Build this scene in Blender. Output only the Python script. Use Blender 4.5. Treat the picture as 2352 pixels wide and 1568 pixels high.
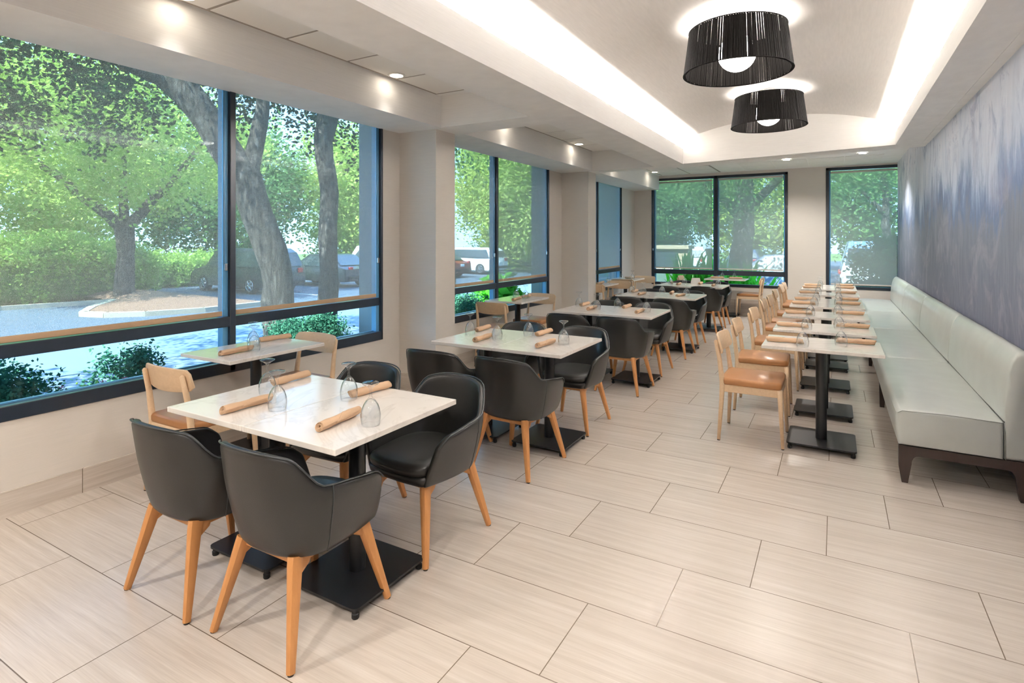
import bpy, bmesh, math, random
from mathutils import Vector, Matrix, noise
for o in list(bpy.data.objects): bpy.data.objects.remove(o)
SC = bpy.context.scene
COL = SC.collection
PI = math.pi
random.seed(7)

# ------------------------------------------------------------------ camera
F_PX, YAW, HORIZON, CAM_H = 1299.0, 0.5193, 551.8, 1.54
cam_d = bpy.data.cameras.new('camera'); cam = bpy.data.objects.new('camera', cam_d); COL.objects.link(cam)
cam.location = (0, 0, CAM_H); cam.rotation_euler = (PI/2, 0, YAW)
cam_d.sensor_width = 36; cam_d.lens = 36*F_PX/2352; cam_d.shift_y = -(784-HORIZON)/2352
cam_d.clip_start = 0.05; cam_d.clip_end = 500
SC.camera = cam
# ------------------------------------------------------------------ view, world, sun
SC.view_settings.view_transform = 'Standard'; SC.view_settings.look = 'None'
SC.view_settings.exposure = 1.62; SC.view_settings.gamma = 1.0; SC.view_settings.use_curve_mapping = False
cy = SC.cycles
cy.use_adaptive_sampling = True; cy.adaptive_threshold = 0.02
cy.max_bounces = 8; cy.diffuse_bounces = 6; cy.glossy_bounces = 4; cy.transmission_bounces = 6; cy.transparent_max_bounces = 16
cy.caustics_reflective = False; cy.caustics_refractive = False; cy.sample_clamp_indirect = 6.0
W = bpy.data.worlds.new('sky'); SC.world = W; W.use_nodes = True
nt = W.node_tree; nt.nodes.clear()
wo = nt.nodes.new('ShaderNodeOutputWorld'); bg = nt.nodes.new('ShaderNodeBackground')
tc = nt.nodes.new('ShaderNodeTexCoord'); sx = nt.nodes.new('ShaderNodeSeparateXYZ'); cr = nt.nodes.new('ShaderNodeValToRGB')
nt.links.new(tc.outputs['Generated'], sx.inputs[0]); nt.links.new(sx.outputs['Z'], cr.inputs[0])
nt.links.new(cr.outputs[0], bg.inputs[0]); nt.links.new(bg.outputs[0], wo.inputs[0])
e = cr.color_ramp.elements
e[0].position = 0.0; e[0].color = (0.55, 0.78, 1.0, 1); e[1].position = 0.6; e[1].color = (0.26, 0.52, 1.0, 1)
SKY = 2.3
bg.inputs[1].default_value = SKY
sun_d = bpy.data.lights.new('sun', 'SUN'); sun = bpy.data.objects.new('sun', sun_d); COL.objects.link(sun)
sun_d.energy = 10; sun_d.angle = 0.01; sun_d.color = (1.0, 0.95, 0.84)
sun.rotation_euler = Vector((0.06, 0.72, -0.86)).to_track_quat('-Z', 'Y').to_euler()

WARM = (1.0, 0.80, 0.60)
def area(name, loc, rot, sx_, sy_, power, col):
    d = bpy.data.lights.new(name, 'AREA'); d.shape = 'RECTANGLE'; d.size = sx_; d.size_y = sy_; d.energy = power; d.color = col
    o = bpy.data.objects.new(name, d); COL.objects.link(o); o.location = loc; o.rotation_euler = rot
    return o
COVE_POWER = 300
area('cove_light', (-2.09, 4.43, 2.80), (PI, 0, 0), 0.05, 8.0, COVE_POWER, (1, .985, .955))
area('cove_light', (0.78, 4.43, 2.80), (PI, 0, 0), 0.05, 8.0, COVE_POWER, (1, .985, .955))

# ------------------------------------------------------------------ materials
def S(r, g, b):
    f = lambda c: ((c/255)/12.92 if c/255 <= .04045 else (((c/255)+.055)/1.055)**2.4)
    return (f(r), f(g), f(b), 1)
class N:
    def __init__(s, name):
        s.m = bpy.data.materials.new(name); s.m.use_nodes = True; s.t = s.m.node_tree
        s.p = s.t.nodes['Principled BSDF']; s.out = s.t.nodes['Material Output']
    def n(s, typ, **kw):
        x = s.t.nodes.new('ShaderNode'+typ)
        for k, v in kw.items():
            if k.startswith('i_'): x.inputs[k[2:].replace('_', ' ')].default_value = v
            else: setattr(x, k, v)
        return x
    def l(s, a, b): s.t.links.new(a, b)
    def math(s, op, a, b=None, c=None):
        x = s.n('Math', operation=op)
        for i, v in enumerate((a, b, c)):
            if v is None: continue
            if isinstance(v, (int, float)): x.inputs[i].default_value = v
            else: s.l(v, x.inputs[i])
        return x.outputs[0]
    def mix(s, fac, a, b, typ='MIX'):
        x = s.n('Mix', data_type='RGBA', blend_type=typ)
        for i, v in ((0, fac), (6, a), (7, b)):
            if isinstance(v, (int, float, tuple)): x.inputs[i].default_value = v
            else: s.l(v, x.inputs[i])
        return x.outputs[2]
    def ramp(s, fac, stops):
        x = s.n('ValToRGB'); s.l(fac, x.inputs[0]); el = x.color_ramp.elements
        while len(el) < len(stops): el.new(0.5)
        for i, (p, c) in enumerate(stops): el[i].position = p; el[i].color = c
        return x.outputs[0]
    def co(s, scale=(1, 1, 1), kind='Object'):
        t = s.n('TexCoord'); mp = s.n('Mapping'); s.l(t.outputs[kind], mp.inputs[0]); mp.inputs['Scale'].default_value = scale
        return mp.outputs[0]
    def noise(s, vec, scale, detail=3, rough=.5, dist=0):
        x = s.n('TexNoise'); s.l(vec, x.inputs['Vector']); x.inputs['Scale'].default_value = scale
        x.inputs['Detail'].default_value = detail; x.inputs['Roughness'].default_value = rough; x.inputs['Distortion'].default_value = dist
        return x.outputs['Fac']
    def bump(s, h, strength=.2, dist=.01):
        b = s.n('Bump'); b.inputs['Strength'].default_value = strength; b.inputs['Distance'].default_value = dist
        s.l(h, b.inputs['Height']); s.l(b.outputs[0], s.p.inputs['Normal'])
    def base(s, col=None, rough=None, metal=None, spec=None, coat=None):
        if col is not None:
            if isinstance(col, tuple): s.p.inputs['Base Color'].default_value = col
            else: s.l(col, s.p.inputs['Base Color'])
        if rough is not None: s.p.inputs['Roughness'].default_value = rough
        if metal is not None: s.p.inputs['Metallic'].default_value = metal
        if spec is not None: s.p.inputs['Specular IOR Level'].default_value = spec
        if coat is not None: s.p.inputs['Coat Weight'].default_value = coat; s.p.inputs['Coat Roughness'].default_value = .15
        return s
def plain(name, col, rough=.5, **kw):
    x = N(name); x.base(col, rough, **kw); v = x.noise(x.co((1, 1, 1)), 60, 2)
    x.l(x.mix(.5, col, x.mix(v, tuple(c*.93 for c in col[:3])+(1,), tuple(min(1, c*1.05) for c in col[:3])+(1,))), x.p.inputs['Base Color'])
    return x.m
M = {}
# floor tiles: staggered thirds
def tile_mat(name, wall=False):
    x = N(name); g = x.n('NewGeometry'); sp = x.n('SeparateXYZ'); x.l(g.outputs['Position'], sp.inputs[0])
    X, Y, Z = sp.outputs
    L, Wd, x0, y0 = .8727, .4578, -.911, 1.787
    if not wall:
        row = x.math('FLOOR', x.math('DIVIDE', x.math('SUBTRACT', Y, y0), Wd))
        fy = x.math('FRACT', x.math('DIVIDE', x.math('SUBTRACT', Y, y0), Wd))
        xs = x.math('DIVIDE', x.math('SUBTRACT', x.math('SUBTRACT', X, x0), x.math('MULTIPLY', row, L/3)), L)
        fx = x.math('FRACT', xs); colm = x.math('FLOOR', xs)
        dx = x.math('MULTIPLY', x.math('MINIMUM', fx, x.math('SUBTRACT', 1.0, fx)), L)
        dy = x.math('MULTIPLY', x.math('MINIMUM', fy, x.math('SUBTRACT', 1.0, fy)), Wd)
        d = x.math('MINIMUM', dx, dy)
    else:
        s = x.math('ADD', X, Y)
        q = x.math('DIVIDE', x.math('SUBTRACT', s, -1.42), L)
        fx = x.math('FRACT', q); colm = x.math('FLOOR', q); row = 0.0
        d = x.math('MULTIPLY', x.math('MINIMUM', fx, x.math('SUBTRACT', 1.0, fx)), L)
    grout = x.math('LESS_THAN', d, .0020)
    wn = x.n('TexWhiteNoise', noise_dimensions='2D'); cb = x.n('CombineXYZ')
    x.l(colm, cb.inputs[0]) 
    if not wall: x.l(row, cb.inputs[1])
    x.l(cb.outputs[0], wn.inputs['Vector'])
    mp = x.n('Mapping'); x.l(g.outputs['Position'], mp.inputs[0])
    mp.inputs['Scale'].default_value = (.5, 16, 16) if not wall else (.5, .5, 16)
    add = x.n('VectorMath', operation='ADD'); x.l(mp.outputs[0], add.inputs[0]); 
    sc = x.n('VectorMath', operation='SCALE'); x.l(wn.outputs['Color'], sc.inputs[0]); sc.inputs['Scale'].default_value = 40
    x.l(sc.outputs[0], add.inputs[1])
    n1 = x.noise(add.outputs[0], 2.2, 4, .6, .4); n2 = x.noise(add.outputs[0], 14, 2, .5)
    mixn = x.math('ADD', x.math('MULTIPLY', n1, .65), x.math('MULTIPLY', n2, .35))
    c = x.ramp(mixn, [(.30, S(188, 177, 165)), (.52, S(205, 195, 184)), (.72, S(218, 210, 201))])
    c = x.mix(x.math('MULTIPLY', wn.outputs['Value'], .12), c, S(168, 156, 143))
    c = x.mix(grout, c, S(112, 98, 82))
    x.base(c, .26, spec=.5)
    x.bump(x.math('SUBTRACT', x.math('MULTIPLY', mixn, .12), x.math('MULTIPLY', grout, 1.0)), .25, .002)
    return x.m
M['floor'] = tile_mat('floor tile'); M['base_tile'] = tile_mat('baseboard tile', True)
def paper(name, col):
    x = N(name); v = x.noise(x.co((3, 3, 160)), 2.0, 3); x.base(x.mix(v, tuple(c*.90 for c in col[:3])+(1,), tuple(c*1.06 for c in col[:3])+(1,)), .75, spec=.25)
    x.bump(v, .12, .002); return x.m
M['paper'] = paper('greige wallcovering', S(220, 213, 204))
M['ceil'] = paper('ceiling paint', S(243, 241, 238)); 
M['vault'] = paper('vault paint', S(222, 217, 213)); x = N('acoustic tile'); v = x.noise(x.co(), 260, 3, .7); x.base(x.mix(v, S(230, 227, 222), S(246, 244, 240)), .9, spec=.1); x.bump(v, .3, .002); M['act'] = x.m
M['grid'] = plain('ceiling grid', S(205, 198, 190), .6); M['gap'] = plain('shadow gap', S(164, 156, 148), .8)
# mural
x = N('mural'); g = x.n('NewGeometry'); sp = x.n('SeparateXYZ'); x.l(g.outputs['Position'], sp.inputs[0])
def mp(sc_, loc=(0, 0, 0)):
    q = x.n('Mapping'); x.l(g.outputs['Position'], q.inputs[0]); q.inputs['Scale'].default_value = sc_; q.inputs['Location'].default_value = loc; return q.outputs[0]
drip = x.noise(mp((1, 1.9, .6)), 1.5, 6, .74, .9); big = x.noise(mp((1, .6, .3), (3, 1, 0)), 1.1, 2)
fine = x.noise(mp((1, 14, 1.6)), 2.2, 5, .7, .5); blot = x.noise(mp((1, 2.2, 1.5), (0, 5, 2)), 1.5, 5, .72, 1.2); wash = x.noise(mp((1, 1.4, 1.2), (0, 9, 4)), 1.2, 4, .7, .8)
zz = x.math('ADD', sp.outputs[2], x.math('ADD', x.math('MULTIPLY', x.math('SUBTRACT', drip, .5), 1.5), x.math('MULTIPLY', x.math('SUBTRACT', fine, .5), .16)))
zz = x.math('ADD', zz, x.math('MULTIPLY', x.math('SUBTRACT', big, .5), .35))
c = x.ramp(x.math('DIVIDE', zz, 3.2), [(.15, S(78, 80, 100)), (.40, S(92, 98, 116)), (.53, S(104, 112, 128)), (.58, S(86, 108, 146)), (.625, S(126, 146, 180)), (.68, S(190, 202, 222)), (.80, S(222, 228, 242)), (.95, S(232, 232, 242))])
hi = x.math('MAXIMUM', x.math('MINIMUM', x.math('SUBTRACT', sp.outputs[2], 1.5), 1.0), 0.0)
c = x.mix(x.math('MULTIPLY', hi, x.math('MULTIPLY', x.math('MAXIMUM', x.math('SUBTRACT', blot, .52), 0.0), 5.0)), c, S(120, 138, 174))
c = x.mix(x.math('MULTIPLY', x.math('MAXIMUM', x.math('SUBTRACT', wash, .5), 0.0), 1.4), c, S(196, 188, 200))
c = x.mix(x.math('MULTIPLY', fine, .22), c, x.mix(fine, S(84, 90, 108), S(214, 214, 224)))
x.base(c, .6, spec=.3); x.bump(fine, .15, .003); M['mural'] = x.m
# frames, metals, leather, wood
M['frame'] = plain('window frame dark navy aluminium', S(28, 38, 50), .32, spec=.6)
x = N('sash with painted sky blue'); x.base(S(96, 158, 198), .35, .15, .6); M['sash'] = x.m  # sky's blue reflection on the aluminium painted into the base colour
M['black_metal'] = plain('black powder coat', S(20, 21, 24), .38, spec=.5)
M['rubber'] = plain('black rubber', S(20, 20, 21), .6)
def leather(name, col, rough, scale=220, b=.12, coat=0.0):
    x = N(name); v = x.n('TexVoronoi'); x.l(x.co(), v.inputs['Vector']); v.inputs['Scale'].default_value = scale
    n_ = x.noise(x.co(), 6, 3); x.base(x.mix(n_, tuple(c*.9 for c in col[:3])+(1,), tuple(c*1.1 for c in col[:3])+(1,)), rough, spec=.5, coat=coat)
    x.bump(v.outputs['Distance'], b, .0012); return x.m
M['black_leather'] = leather('charcoal leather', S(23, 22, 20), .44, coat=.2)
M['piping'] = leather('charcoal piping', S(46, 50, 52), .35)
M['tan_leather'] = leather('tan leather', S(158, 108, 62), .50, coat=.18)
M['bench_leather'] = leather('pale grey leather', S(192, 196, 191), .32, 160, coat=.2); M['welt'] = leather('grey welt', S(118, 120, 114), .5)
def wood(name, c1, c2, rough=.42):
    x = N(name); v = x.noise(x.co((28, 28, 2.2)), 1.6, 4, .6, .6); f = x.noise(x.co((120, 120, 6)), 2, 2)
    x.base(x.mix(x.math('MULTIPLY', f, .35), x.mix(v, c1, c2), c1), rough, spec=.4); x.bump(v, .06, .001); return x.m
M['beech'] = wood('warm beech', S(176, 118, 66), S(206, 150, 96))
x = N('pale ash'); v = x.noise(x.co((14, 30, 30)), 1.6, 4, .6, .8); x.base(x.mix(v, S(204, 172, 136), S(228, 200, 166)), .42, spec=.4); M['ash'] = x.m
M['dark_wood'] = wood('dark espresso wood', S(38, 27, 24), S(52, 38, 33), .38)
# table marble
x = N('cream marble'); vec = x.co((1, 1, 1)); n1 = x.noise(vec, 3.0, 6, .6, 1.4); n2 = x.noise(vec, 1.6, 5, .6, 2.2)
vein = x.math('SUBTRACT', 1.0, x.math('MULTIPLY', x.math('ABSOLUTE', x.math('SUBTRACT', n2, .5)), 26.0)); vein = x.math('MAXIMUM', vein, 0.0)
vein = x.math('MULTIPLY', vein, x.math('MULTIPLY', n1, .42))
c = x.mix(vein, x.mix(n1, S(228, 221, 212), S(239, 234, 227)), S(176, 166, 156)); x.base(c, .14, spec=.5); M['marble'] = x.m
M['kraft'] = leather('kraft paper napkin', S(196, 163, 131), .72, 90, .25)
M['white_paint'] = plain('white paint', S(236, 232, 226), .5)
# thin glass
def thin_glass(name, tint, ior=1.5, rough=0.0, edge=None, boost=1.0):
    x = N(name); x.t.nodes.remove(x.p)
    tr = x.n('BsdfTransparent'); tr.inputs[0].default_value = tint; gl = x.n('BsdfGlossy'); gl.inputs['Roughness'].default_value = rough
    fr = x.n('LayerWeight'); fr.inputs[0].default_value = .5; ms = x.n('MixShader'); f0 = ((ior-1)/(ior+1))**2
    fac = x.math('MINIMUM', x.math('MULTIPLY', x.math('ADD', x.math('MULTIPLY', x.math('POWER', fr.outputs['Facing'], 5.0), 1-f0), f0), boost), 1.0)
    if edge:
        lw = x.n('LayerWeight'); lw.inputs[0].default_value = .35
        x.l(x.mix(x.math('POWER', lw.outputs['Facing'], 3.0), tint, edge), tr.inputs[0])
    x.l(fac, ms.inputs[0]); x.l(tr.outputs[0], ms.inputs[1]); x.l(gl.outputs[0], ms.inputs[2]); x.l(ms.outputs[0], x.out.inputs[0])
    return x.m
M['pane'] = thin_glass('window glass', (.80, .93, .97, 1), 1.35)
M['goblet'] = thin_glass('goblet glass', (.985, .99, .99, 1), 1.45, .03, (.66, .72, .77, 1), 2.2)
# blind fabric: an open weave, part hole, part thread
def blind_mat(name, thread, hole):
    x = N(name); x.t.nodes.remove(x.p)
    g = x.n('NewGeometry'); q = x.n('Mapping'); x.l(g.outputs['Position'], q.inputs[0]); q.inputs['Scale'].default_value = (260, 260, 420)
    n_ = x.noise(q.outputs[0], 1.0, 1)
    q2 = x.n('Mapping'); x.l(g.outputs['Position'], q2.inputs[0]); q2.inputs['Scale'].default_value = (12, 12, 240)
    n2 = x.noise(q2.outputs[0], 1.0, 2)
    tr = x.n('BsdfTransparent'); df = x.n('BsdfDiffuse'); tl = x.n('BsdfTranslucent'); m1 = x.n('MixShader'); m2 = x.n('MixShader')
    c = x.mix(x.math('MULTIPLY', x.math('ADD', n_, n2), .5), tuple(v_*.75 for v_ in thread[:3])+(1,), tuple(min(1, v_*1.25) for v_ in thread[:3])+(1,))
    x.l(c, df.inputs[0]); x.l(c, tl.inputs[0]); m1.inputs[0].default_value = .22
    x.l(df.outputs[0], m1.inputs[1]); x.l(tl.outputs[0], m1.inputs[2])
    fac = x.math('ADD', x.math('MULTIPLY', x.math('SUBTRACT', n_, .5), .5), 1-hole)
    x.l(fac, m2.inputs[0]); x.l(tr.outputs[0], m2.inputs[1]); x.l(m1.outputs[0], m2.inputs[2]); x.l(m2.outputs[0], x.out.inputs[0])
    return x.m
M['blind'] = blind_mat('grey mesh blind', S(188, 190, 184), .66)
M['blind_mid'] = blind_mat('mid grey mesh blind', S(182, 186, 180), .54)
M['blind_dense'] = blind_mat('denser grey mesh blind', S(176, 184, 182), .48)
M['hem'] = plain('tan blind hem', S(178, 150, 118), .6)
def emit(name, col, st):
    x = N(name); x.base((.8, .8, .8, 1), .5); x.p.inputs['Emission Color'].default_value = col; x.p.inputs['Emission Strength'].default_value = st; return x.m
M['globe'] = emit('lit opal globe', (1, .94, .86, 1), 16)
M['led'] = emit('lit downlight lens', (1, .88, .72, 1), 9)
M['shade'] = plain('black ribbon', S(13, 11, 10), .85, spec=.1)
# outdoors
x = N('asphalt'); v = x.noise(x.co(), 40, 4, .7); v2 = x.noise(x.co((.2, 1, 1)), .8, 3)
x.base(x.mix(v2, x.mix(v, S(66, 80, 94), S(84, 98, 112)), S(92, 106, 120)), .85); M['asphalt'] = x.m
x = N('grass'); v = x.noise(x.co(), 9, 4, .7); x.base(x.mix(v, S(70, 104, 44), S(136, 158, 76)), .9); M['grass'] = x.m
x = N('mulch'); v = x.noise(x.co(), 22, 5, .8); x.base(x.mix(v, S(86, 56, 42), S(168, 128, 104)), .95); M['mulch'] = x.m
x = N('gravel'); v = x.noise(x.co(), 55, 4, .8); x.base(x.mix(v, S(70, 80, 92), S(122, 132, 142)), .95); x.bump(v, .6, .02); M['gravel'] = x.m
M['concrete'] = plain('kerb concrete', S(180, 168, 148), .85)
x = N('bark'); v = x.noise(x.co((1, 1, .25)), 16, 6, .8, .8); x.base(x.ramp(v, [(.36, S(34, 28, 26)), (.52, S(92, 82, 74)), (.66, S(150, 140, 130))]), .95); x.bump(v, 1.0, .05); M['bark'] = x.m
def leafm(name, a, b, scale=1.2, tr=.45):
    x = N(name); x.t.nodes.remove(x.p); g = x.n('NewGeometry'); n_ = x.noise(g.outputs['Position'], scale, 2); n2 = x.n('TexWhiteNoise'); 
    q = x.n('VectorMath', operation='SNAP'); x.l(g.outputs['Position'], q.inputs[0]); q.inputs[1].default_value = (.12, .12, .12); x.l(q.outputs[0], n2.inputs['Vector'])
    c = x.mix(x.math('ADD', x.math('MULTIPLY', n_, .6), x.math('MULTIPLY', n2.outputs['Value'], .4)), a, b)
    d = x.n('BsdfDiffuse'); t = x.n('BsdfTranslucent'); ms = x.n('MixShader'); x.l(c, d.inputs[0]); x.l(c, t.inputs[0]); ms.inputs[0].default_value = tr
    x.l(d.outputs[0], ms.inputs[1]); x.l(t.outputs[0], ms.inputs[2]); x.l(ms.outputs[0], x.out.inputs[0]); return x.m
M['leaf_light'] = leafm('yellow green leaves', S(134, 168, 66), S(220, 228, 132))
M['leaf_mid'] = leafm('mid green leaves', S(66, 112, 66), S(146, 182, 108))
M['leaf_dark'] = leafm('dark green leaves', S(20, 44, 36), S(50, 82, 56))
M['leaf_hedge'] = leafm('hedge leaves', S(120, 164, 68), S(204, 222, 124), 3)
M['leaf_yew'] = leafm('blue green yew needles', S(34, 78, 66), S(92, 142, 112), 6, .25)
M['leaf_strap'] = leafm('bright strap leaves', S(60, 150, 40), S(120, 210, 70), 3, .5)
M['petal'] = plain('pink petals', S(226, 92, 116), .7)
def paint(name, col): x = N(name); x.base(col, .3, spec=.6, coat=.6); return x.m
M['car_black'] = paint('black car paint', S(38, 44, 54)); M['car_white'] = paint('white car paint', S(236, 238, 240))
M['car_blue'] = paint('slate car paint', S(70, 84, 104)); M['car_red'] = paint('red car paint', S(150, 36, 34))
M['car_glass'] = paint('dark car glass', S(60, 74, 80)); M['tyre'] = plain('tyre', S(24, 24, 26), .8)
x = N('alloy'); x.base(S(200, 204, 208), .25, .9); M['alloy'] = x.m
M['lamp_red'] = plain('tail light red', S(190, 30, 34), .3); M['tan_wall'] = plain('tan stucco', S(206, 184, 156), .9)
M['pilaster'] = plain('exterior pilaster grey', S(150, 152, 152), .85)
M['card'] = N('printed card').base(S(226, 222, 214), .6).m

# ------------------------------------------------------------------ mesh helpers
def mesh_obj(name, verts, faces, mat, parent=None, smooth=False, loc=(0, 0, 0), rz=0):
    me = bpy.data.meshes.new(name); me.from_pydata([tuple(v) for v in verts], [], faces); me.validate(); me.update()
    if mat: me.materials.append(mat)
    if smooth: me.polygons.foreach_set('use_smooth', [True]*len(me.polygons))
    o = bpy.data.objects.new(name, me); COL.objects.link(o); o.parent = parent; o.location = loc; o.rotation_euler = (0, 0, rz)
    return o
class B:
    def __init__(s): s.v = []; s.f = []
    def add(s, v, f): k = len(s.v); s.v += [Vector(p) for p in v]; s.f += [tuple(i+k for i in q) for q in f]; return s
    def box(s, a, b, bev=0, seg=2, fn=None):
        bm = bmesh.new(); bmesh.ops.create_cube(bm, size=1)
        c = [(a[i]+b[i])/2 for i in range(3)]; d = [abs(b[i]-a[i]) for i in range(3)]
        for v in bm.verts: v.co = Vector((c[i]+v.co[i]*d[i] for i in range(3)))
        if bev: bmesh.ops.bevel(bm, geom=bm.edges[:], offset=min(bev, min(d)*.49), segments=seg, profile=.5, affect='EDGES')
        bm.verts.index_update(); vs = [v.co.copy() for v in bm.verts]
        if fn: vs = [Vector(fn(v)) for v in vs]
        s.add(vs, [tuple(v.index for v in f.verts) for f in bm.faces]); bm.free(); return s
    def loft(s, rings, cap0=True, cap1=True, closed=True):
        n = len(rings[0]); k = len(s.v); s.v += [Vector(p) for r in rings for p in r]
        for i in range(len(rings)-1):
            for j in range(n if closed else n-1):
                a, b = i*n+j, i*n+(j+1) % n; s.f.append((k+a, k+b, k+b+n, k+a+n))
        if cap0: s.f.append(tuple(k+j for j in reversed(range(n))))
        if cap1: s.f.append(tuple(k+(len(rings)-1)*n+j for j in range(n)))
        return s
    def tube(s, pts, rad, n=10, sq=1.0, up=None):
        pts = [Vector(p) for p in pts]; rad = rad if isinstance(rad, (list, tuple)) else [rad]*len(pts); rings = []
        prev = None
        for i, p in enumerate(pts):
            t = (pts[min(i+1, len(pts)-1)]-pts[max(i-1, 0)]).normalized()
            if prev is None: u = t.orthogonal().normalized() if up is None else (Vector(up)-t*t.dot(Vector(up))).normalized()
            else: u = (prev-t*t.dot(prev)).normalized()
            prev = u; w_ = t.cross(u)
            ring = []
            for k in range(n):
                a = 2*PI*(k+.5)/n; c_, s_ = math.cos(a), math.sin(a)
                if sq != 1.0: m_ = (abs(c_)**sq+abs(s_)**sq)**(-1/sq); c_, s_ = c_*m_, s_*m_
                r = rad[i]; r = r if isinstance(r, tuple) else (r, r)
                ring.append(p+u*c_*r[0]+w_*s_*r[1])
            rings.append(ring)
        return s.loft(rings)
    def lathe(s, prof, n=24, c=(0, 0, 0), cap=False):
        rings = [[(c[0]+r*math.cos(2*PI*k/n), c[1]+r*math.sin(2*PI*k/n), c[2]+z) for k in range(n)] for r, z in prof]
        return s.loft(rings, cap, cap)
    def o(s, name, mat, parent=None, smooth=False, **kw): return mesh_obj(name, s.v, s.f, mat, parent, smooth, **kw)
def tag(o, label=None, cat=None, group=None, kind=None):
    if label: o['label'] = label
    if cat: o['category'] = cat
    if group: o['group'] = group
    if kind: o['kind'] = kind
    return o
def thing(name, label, cat, loc=(0, 0, 0), rz=0, group=None, kind=None):
    o = bpy.data.objects.new(name, None); COL.objects.link(o); o.location = loc; o.rotation_euler = (0, 0, rz); o.empty_display_size = .1
    return tag(o, label, cat, group, kind)
KIDS = {}
def children(o): return [c for c in bpy.data.objects if c.parent == o]
def dup(src, loc, rz=0, label=None, group=None, scale=None):
    def cp(o, par):
        c = o.copy(); COL.objects.link(c)
        if par is not None: c.parent = par
        if o.name not in KIDS: KIDS[o.name] = children(o)
        for ch in KIDS[o.name]: cp(ch, c)
        return c
    r = cp(src, None); r.location = loc; r.rotation_euler = (0, 0, rz)
    if scale: r.scale = (scale,)*3
    if label: r['label'] = label
    if group: r['group'] = group
    return r
def autosmooth(o, ang=35):
    me = o.data; me.polygons.foreach_set('use_smooth', [True]*len(me.polygons))
    bm = bmesh.new(); bm.from_mesh(me)
    for e_ in bm.edges:
        if len(e_.link_faces) == 2 and e_.calc_face_angle(0) > math.radians(ang): e_.smooth = False
    bm.to_mesh(me); bm.free(); return o
def struct(name, b, mat, parent=None, label=None):
    o = b.o(name, mat, parent); 
    if parent is None: o['kind'] = 'structure'
    if label: o['label'] = label
    return o

# ------------------------------------------------------------------ room shell
XL, XR, YB, YF = -4.0, 1.0, 12.65, -3.2
ZS, ZP = 2.67, 2.98
def zc(x): return 2.67 if x < -2 else 2.67+(x+2)*.025
WINS = [(.95, 4.34, 2.665), (4.93, 8.19, 6.56), (9.05, 11.75, 10.32)]
struct('floor', B().box((XL-.12, YF, -.12), (XR+.12, YB+.1, 0)), M['floor'], label='pale stone tile floor laid in a staggered pattern')
b = B(); x0, x1 = XL-.12, XL
b.box((x0, YF, 0), (x1, YB, .55)); b.box((x0, YF, 2.76), (x1, YB, 3.5)); ys = YF
for (ya, yb, ym) in WINS: b.box((x0, ys, .55), (x1, ya, 2.76)); ys = yb
b.box((x0, ys, .55), (x1, YB, 2.76)); struct('wall_left', b, M['paper'], label='greige window wall')
b = B(); y0, y1 = YB, YB+.12; BW = [(-3.6, -.83, .56, 2.92), (-.16, 1.16, .60, 2.95)]
b.box((XL-.12, y0, 0), (-3.6, y1, 3.5)); b.box((-3.6, y0, 0), (-.83, y1, .56)); b.box((-3.6, y0, 2.92), (-.83, y1, 3.5)); b.box((-.83, y0, 0), (-.16, y1, 3.5))
b.box((-.16, y0, 0), (1.6, y1, .60)); b.box((-.16, y0, 2.95), (1.6, y1, 3.5)); struct('wall_back', b, M['paper'], label='greige end wall')
struct('wall_right', B().box((XR, YF, 0), (XR+.1, YB, 3.5)), M['mural'], label='wall with slate and pale blue brushed mural')
struct('wall_front', B().box((XL-.12, YF-.1, 0), (XR+.1, YF, 3.5)), M['paper'], label='greige wall behind the viewer')
for i, (ya, yb) in enumerate(((4.60, 4.93), (8.68, 9.02))):
    struct('column', B().box((XL, ya, 0), (-3.52, yb, ZS)), M['paper'], label='greige square column between %s windows' % ('first and second', 'second and third')[i])
bb = B(); bt = .147
for a, c in ((YF, 4.60-.012), (4.93+.012, 8.68-.012), (9.02+.012, YB)): bb.box((XL, a, 0), (XL+.012, c, bt))
for ya, yb in ((4.60, 4.93), (8.68, 9.02)): bb.box((XL, ya-.012, 0), (-3.508, ya, bt)); bb.box((-3.52, ya, 0), (-3.508, yb, bt)); bb.box((XL, yb, 0), (-3.508, yb+.012, bt))
struct('baseboard_left', bb, M['base_tile'], label='stone tile baseboard under the windows')
struct('baseboard_back', B().box((XL+.012, YB-.012, 0), (XR, YB, .30)), M['base_tile'], label='stone tile baseboard on the end wall')
# ceiling
C0, C1 = 0.3, 8.55          # coffer
b = B()
def slab(x0, x1, y0, y1, z=None, top=3.3):
    z0, z1 = (zc(x0), zc(x1)) if z is None else (z, z)
    b.add([(x0, y0, z0), (x1, y0, z1), (x1, y1, z1), (x0, y1, z0), (x0, y0, top), (x1, y0, top), (x1, y1, top), (x0, y1, top)],
          [(0, 3, 2, 1), (4, 5, 6, 7), (0, 1, 5, 4), (1, 2, 6, 5), (2, 3, 7, 6), (3, 0, 4, 7)])
slab(XL, -3.43, YF, YB)                    # window soffit
for a, c in ((YF, .95), (4.57, 4.94), (8.63, 8.93)): slab(-3.43, -2.42, a, c)
slab(-2.42, -1.985, YF, 8.93, top=2.725); slab(.68, XR, YF, 8.93, top=2.765); slab(-1.985, .68, YF, C0-.04); slab(-1.985, .68, C1+.04, 8.93)
b.box((-2.42, C0-.04, 2.70), (-2.25, C1+.04, 3.3)); b.box((.93, C0-.04, 2.74), (XR, C1+.04, 3.3))
struct('ceiling', b, M['ceil'], label='smooth white dropped ceiling around the coffer')
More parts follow.
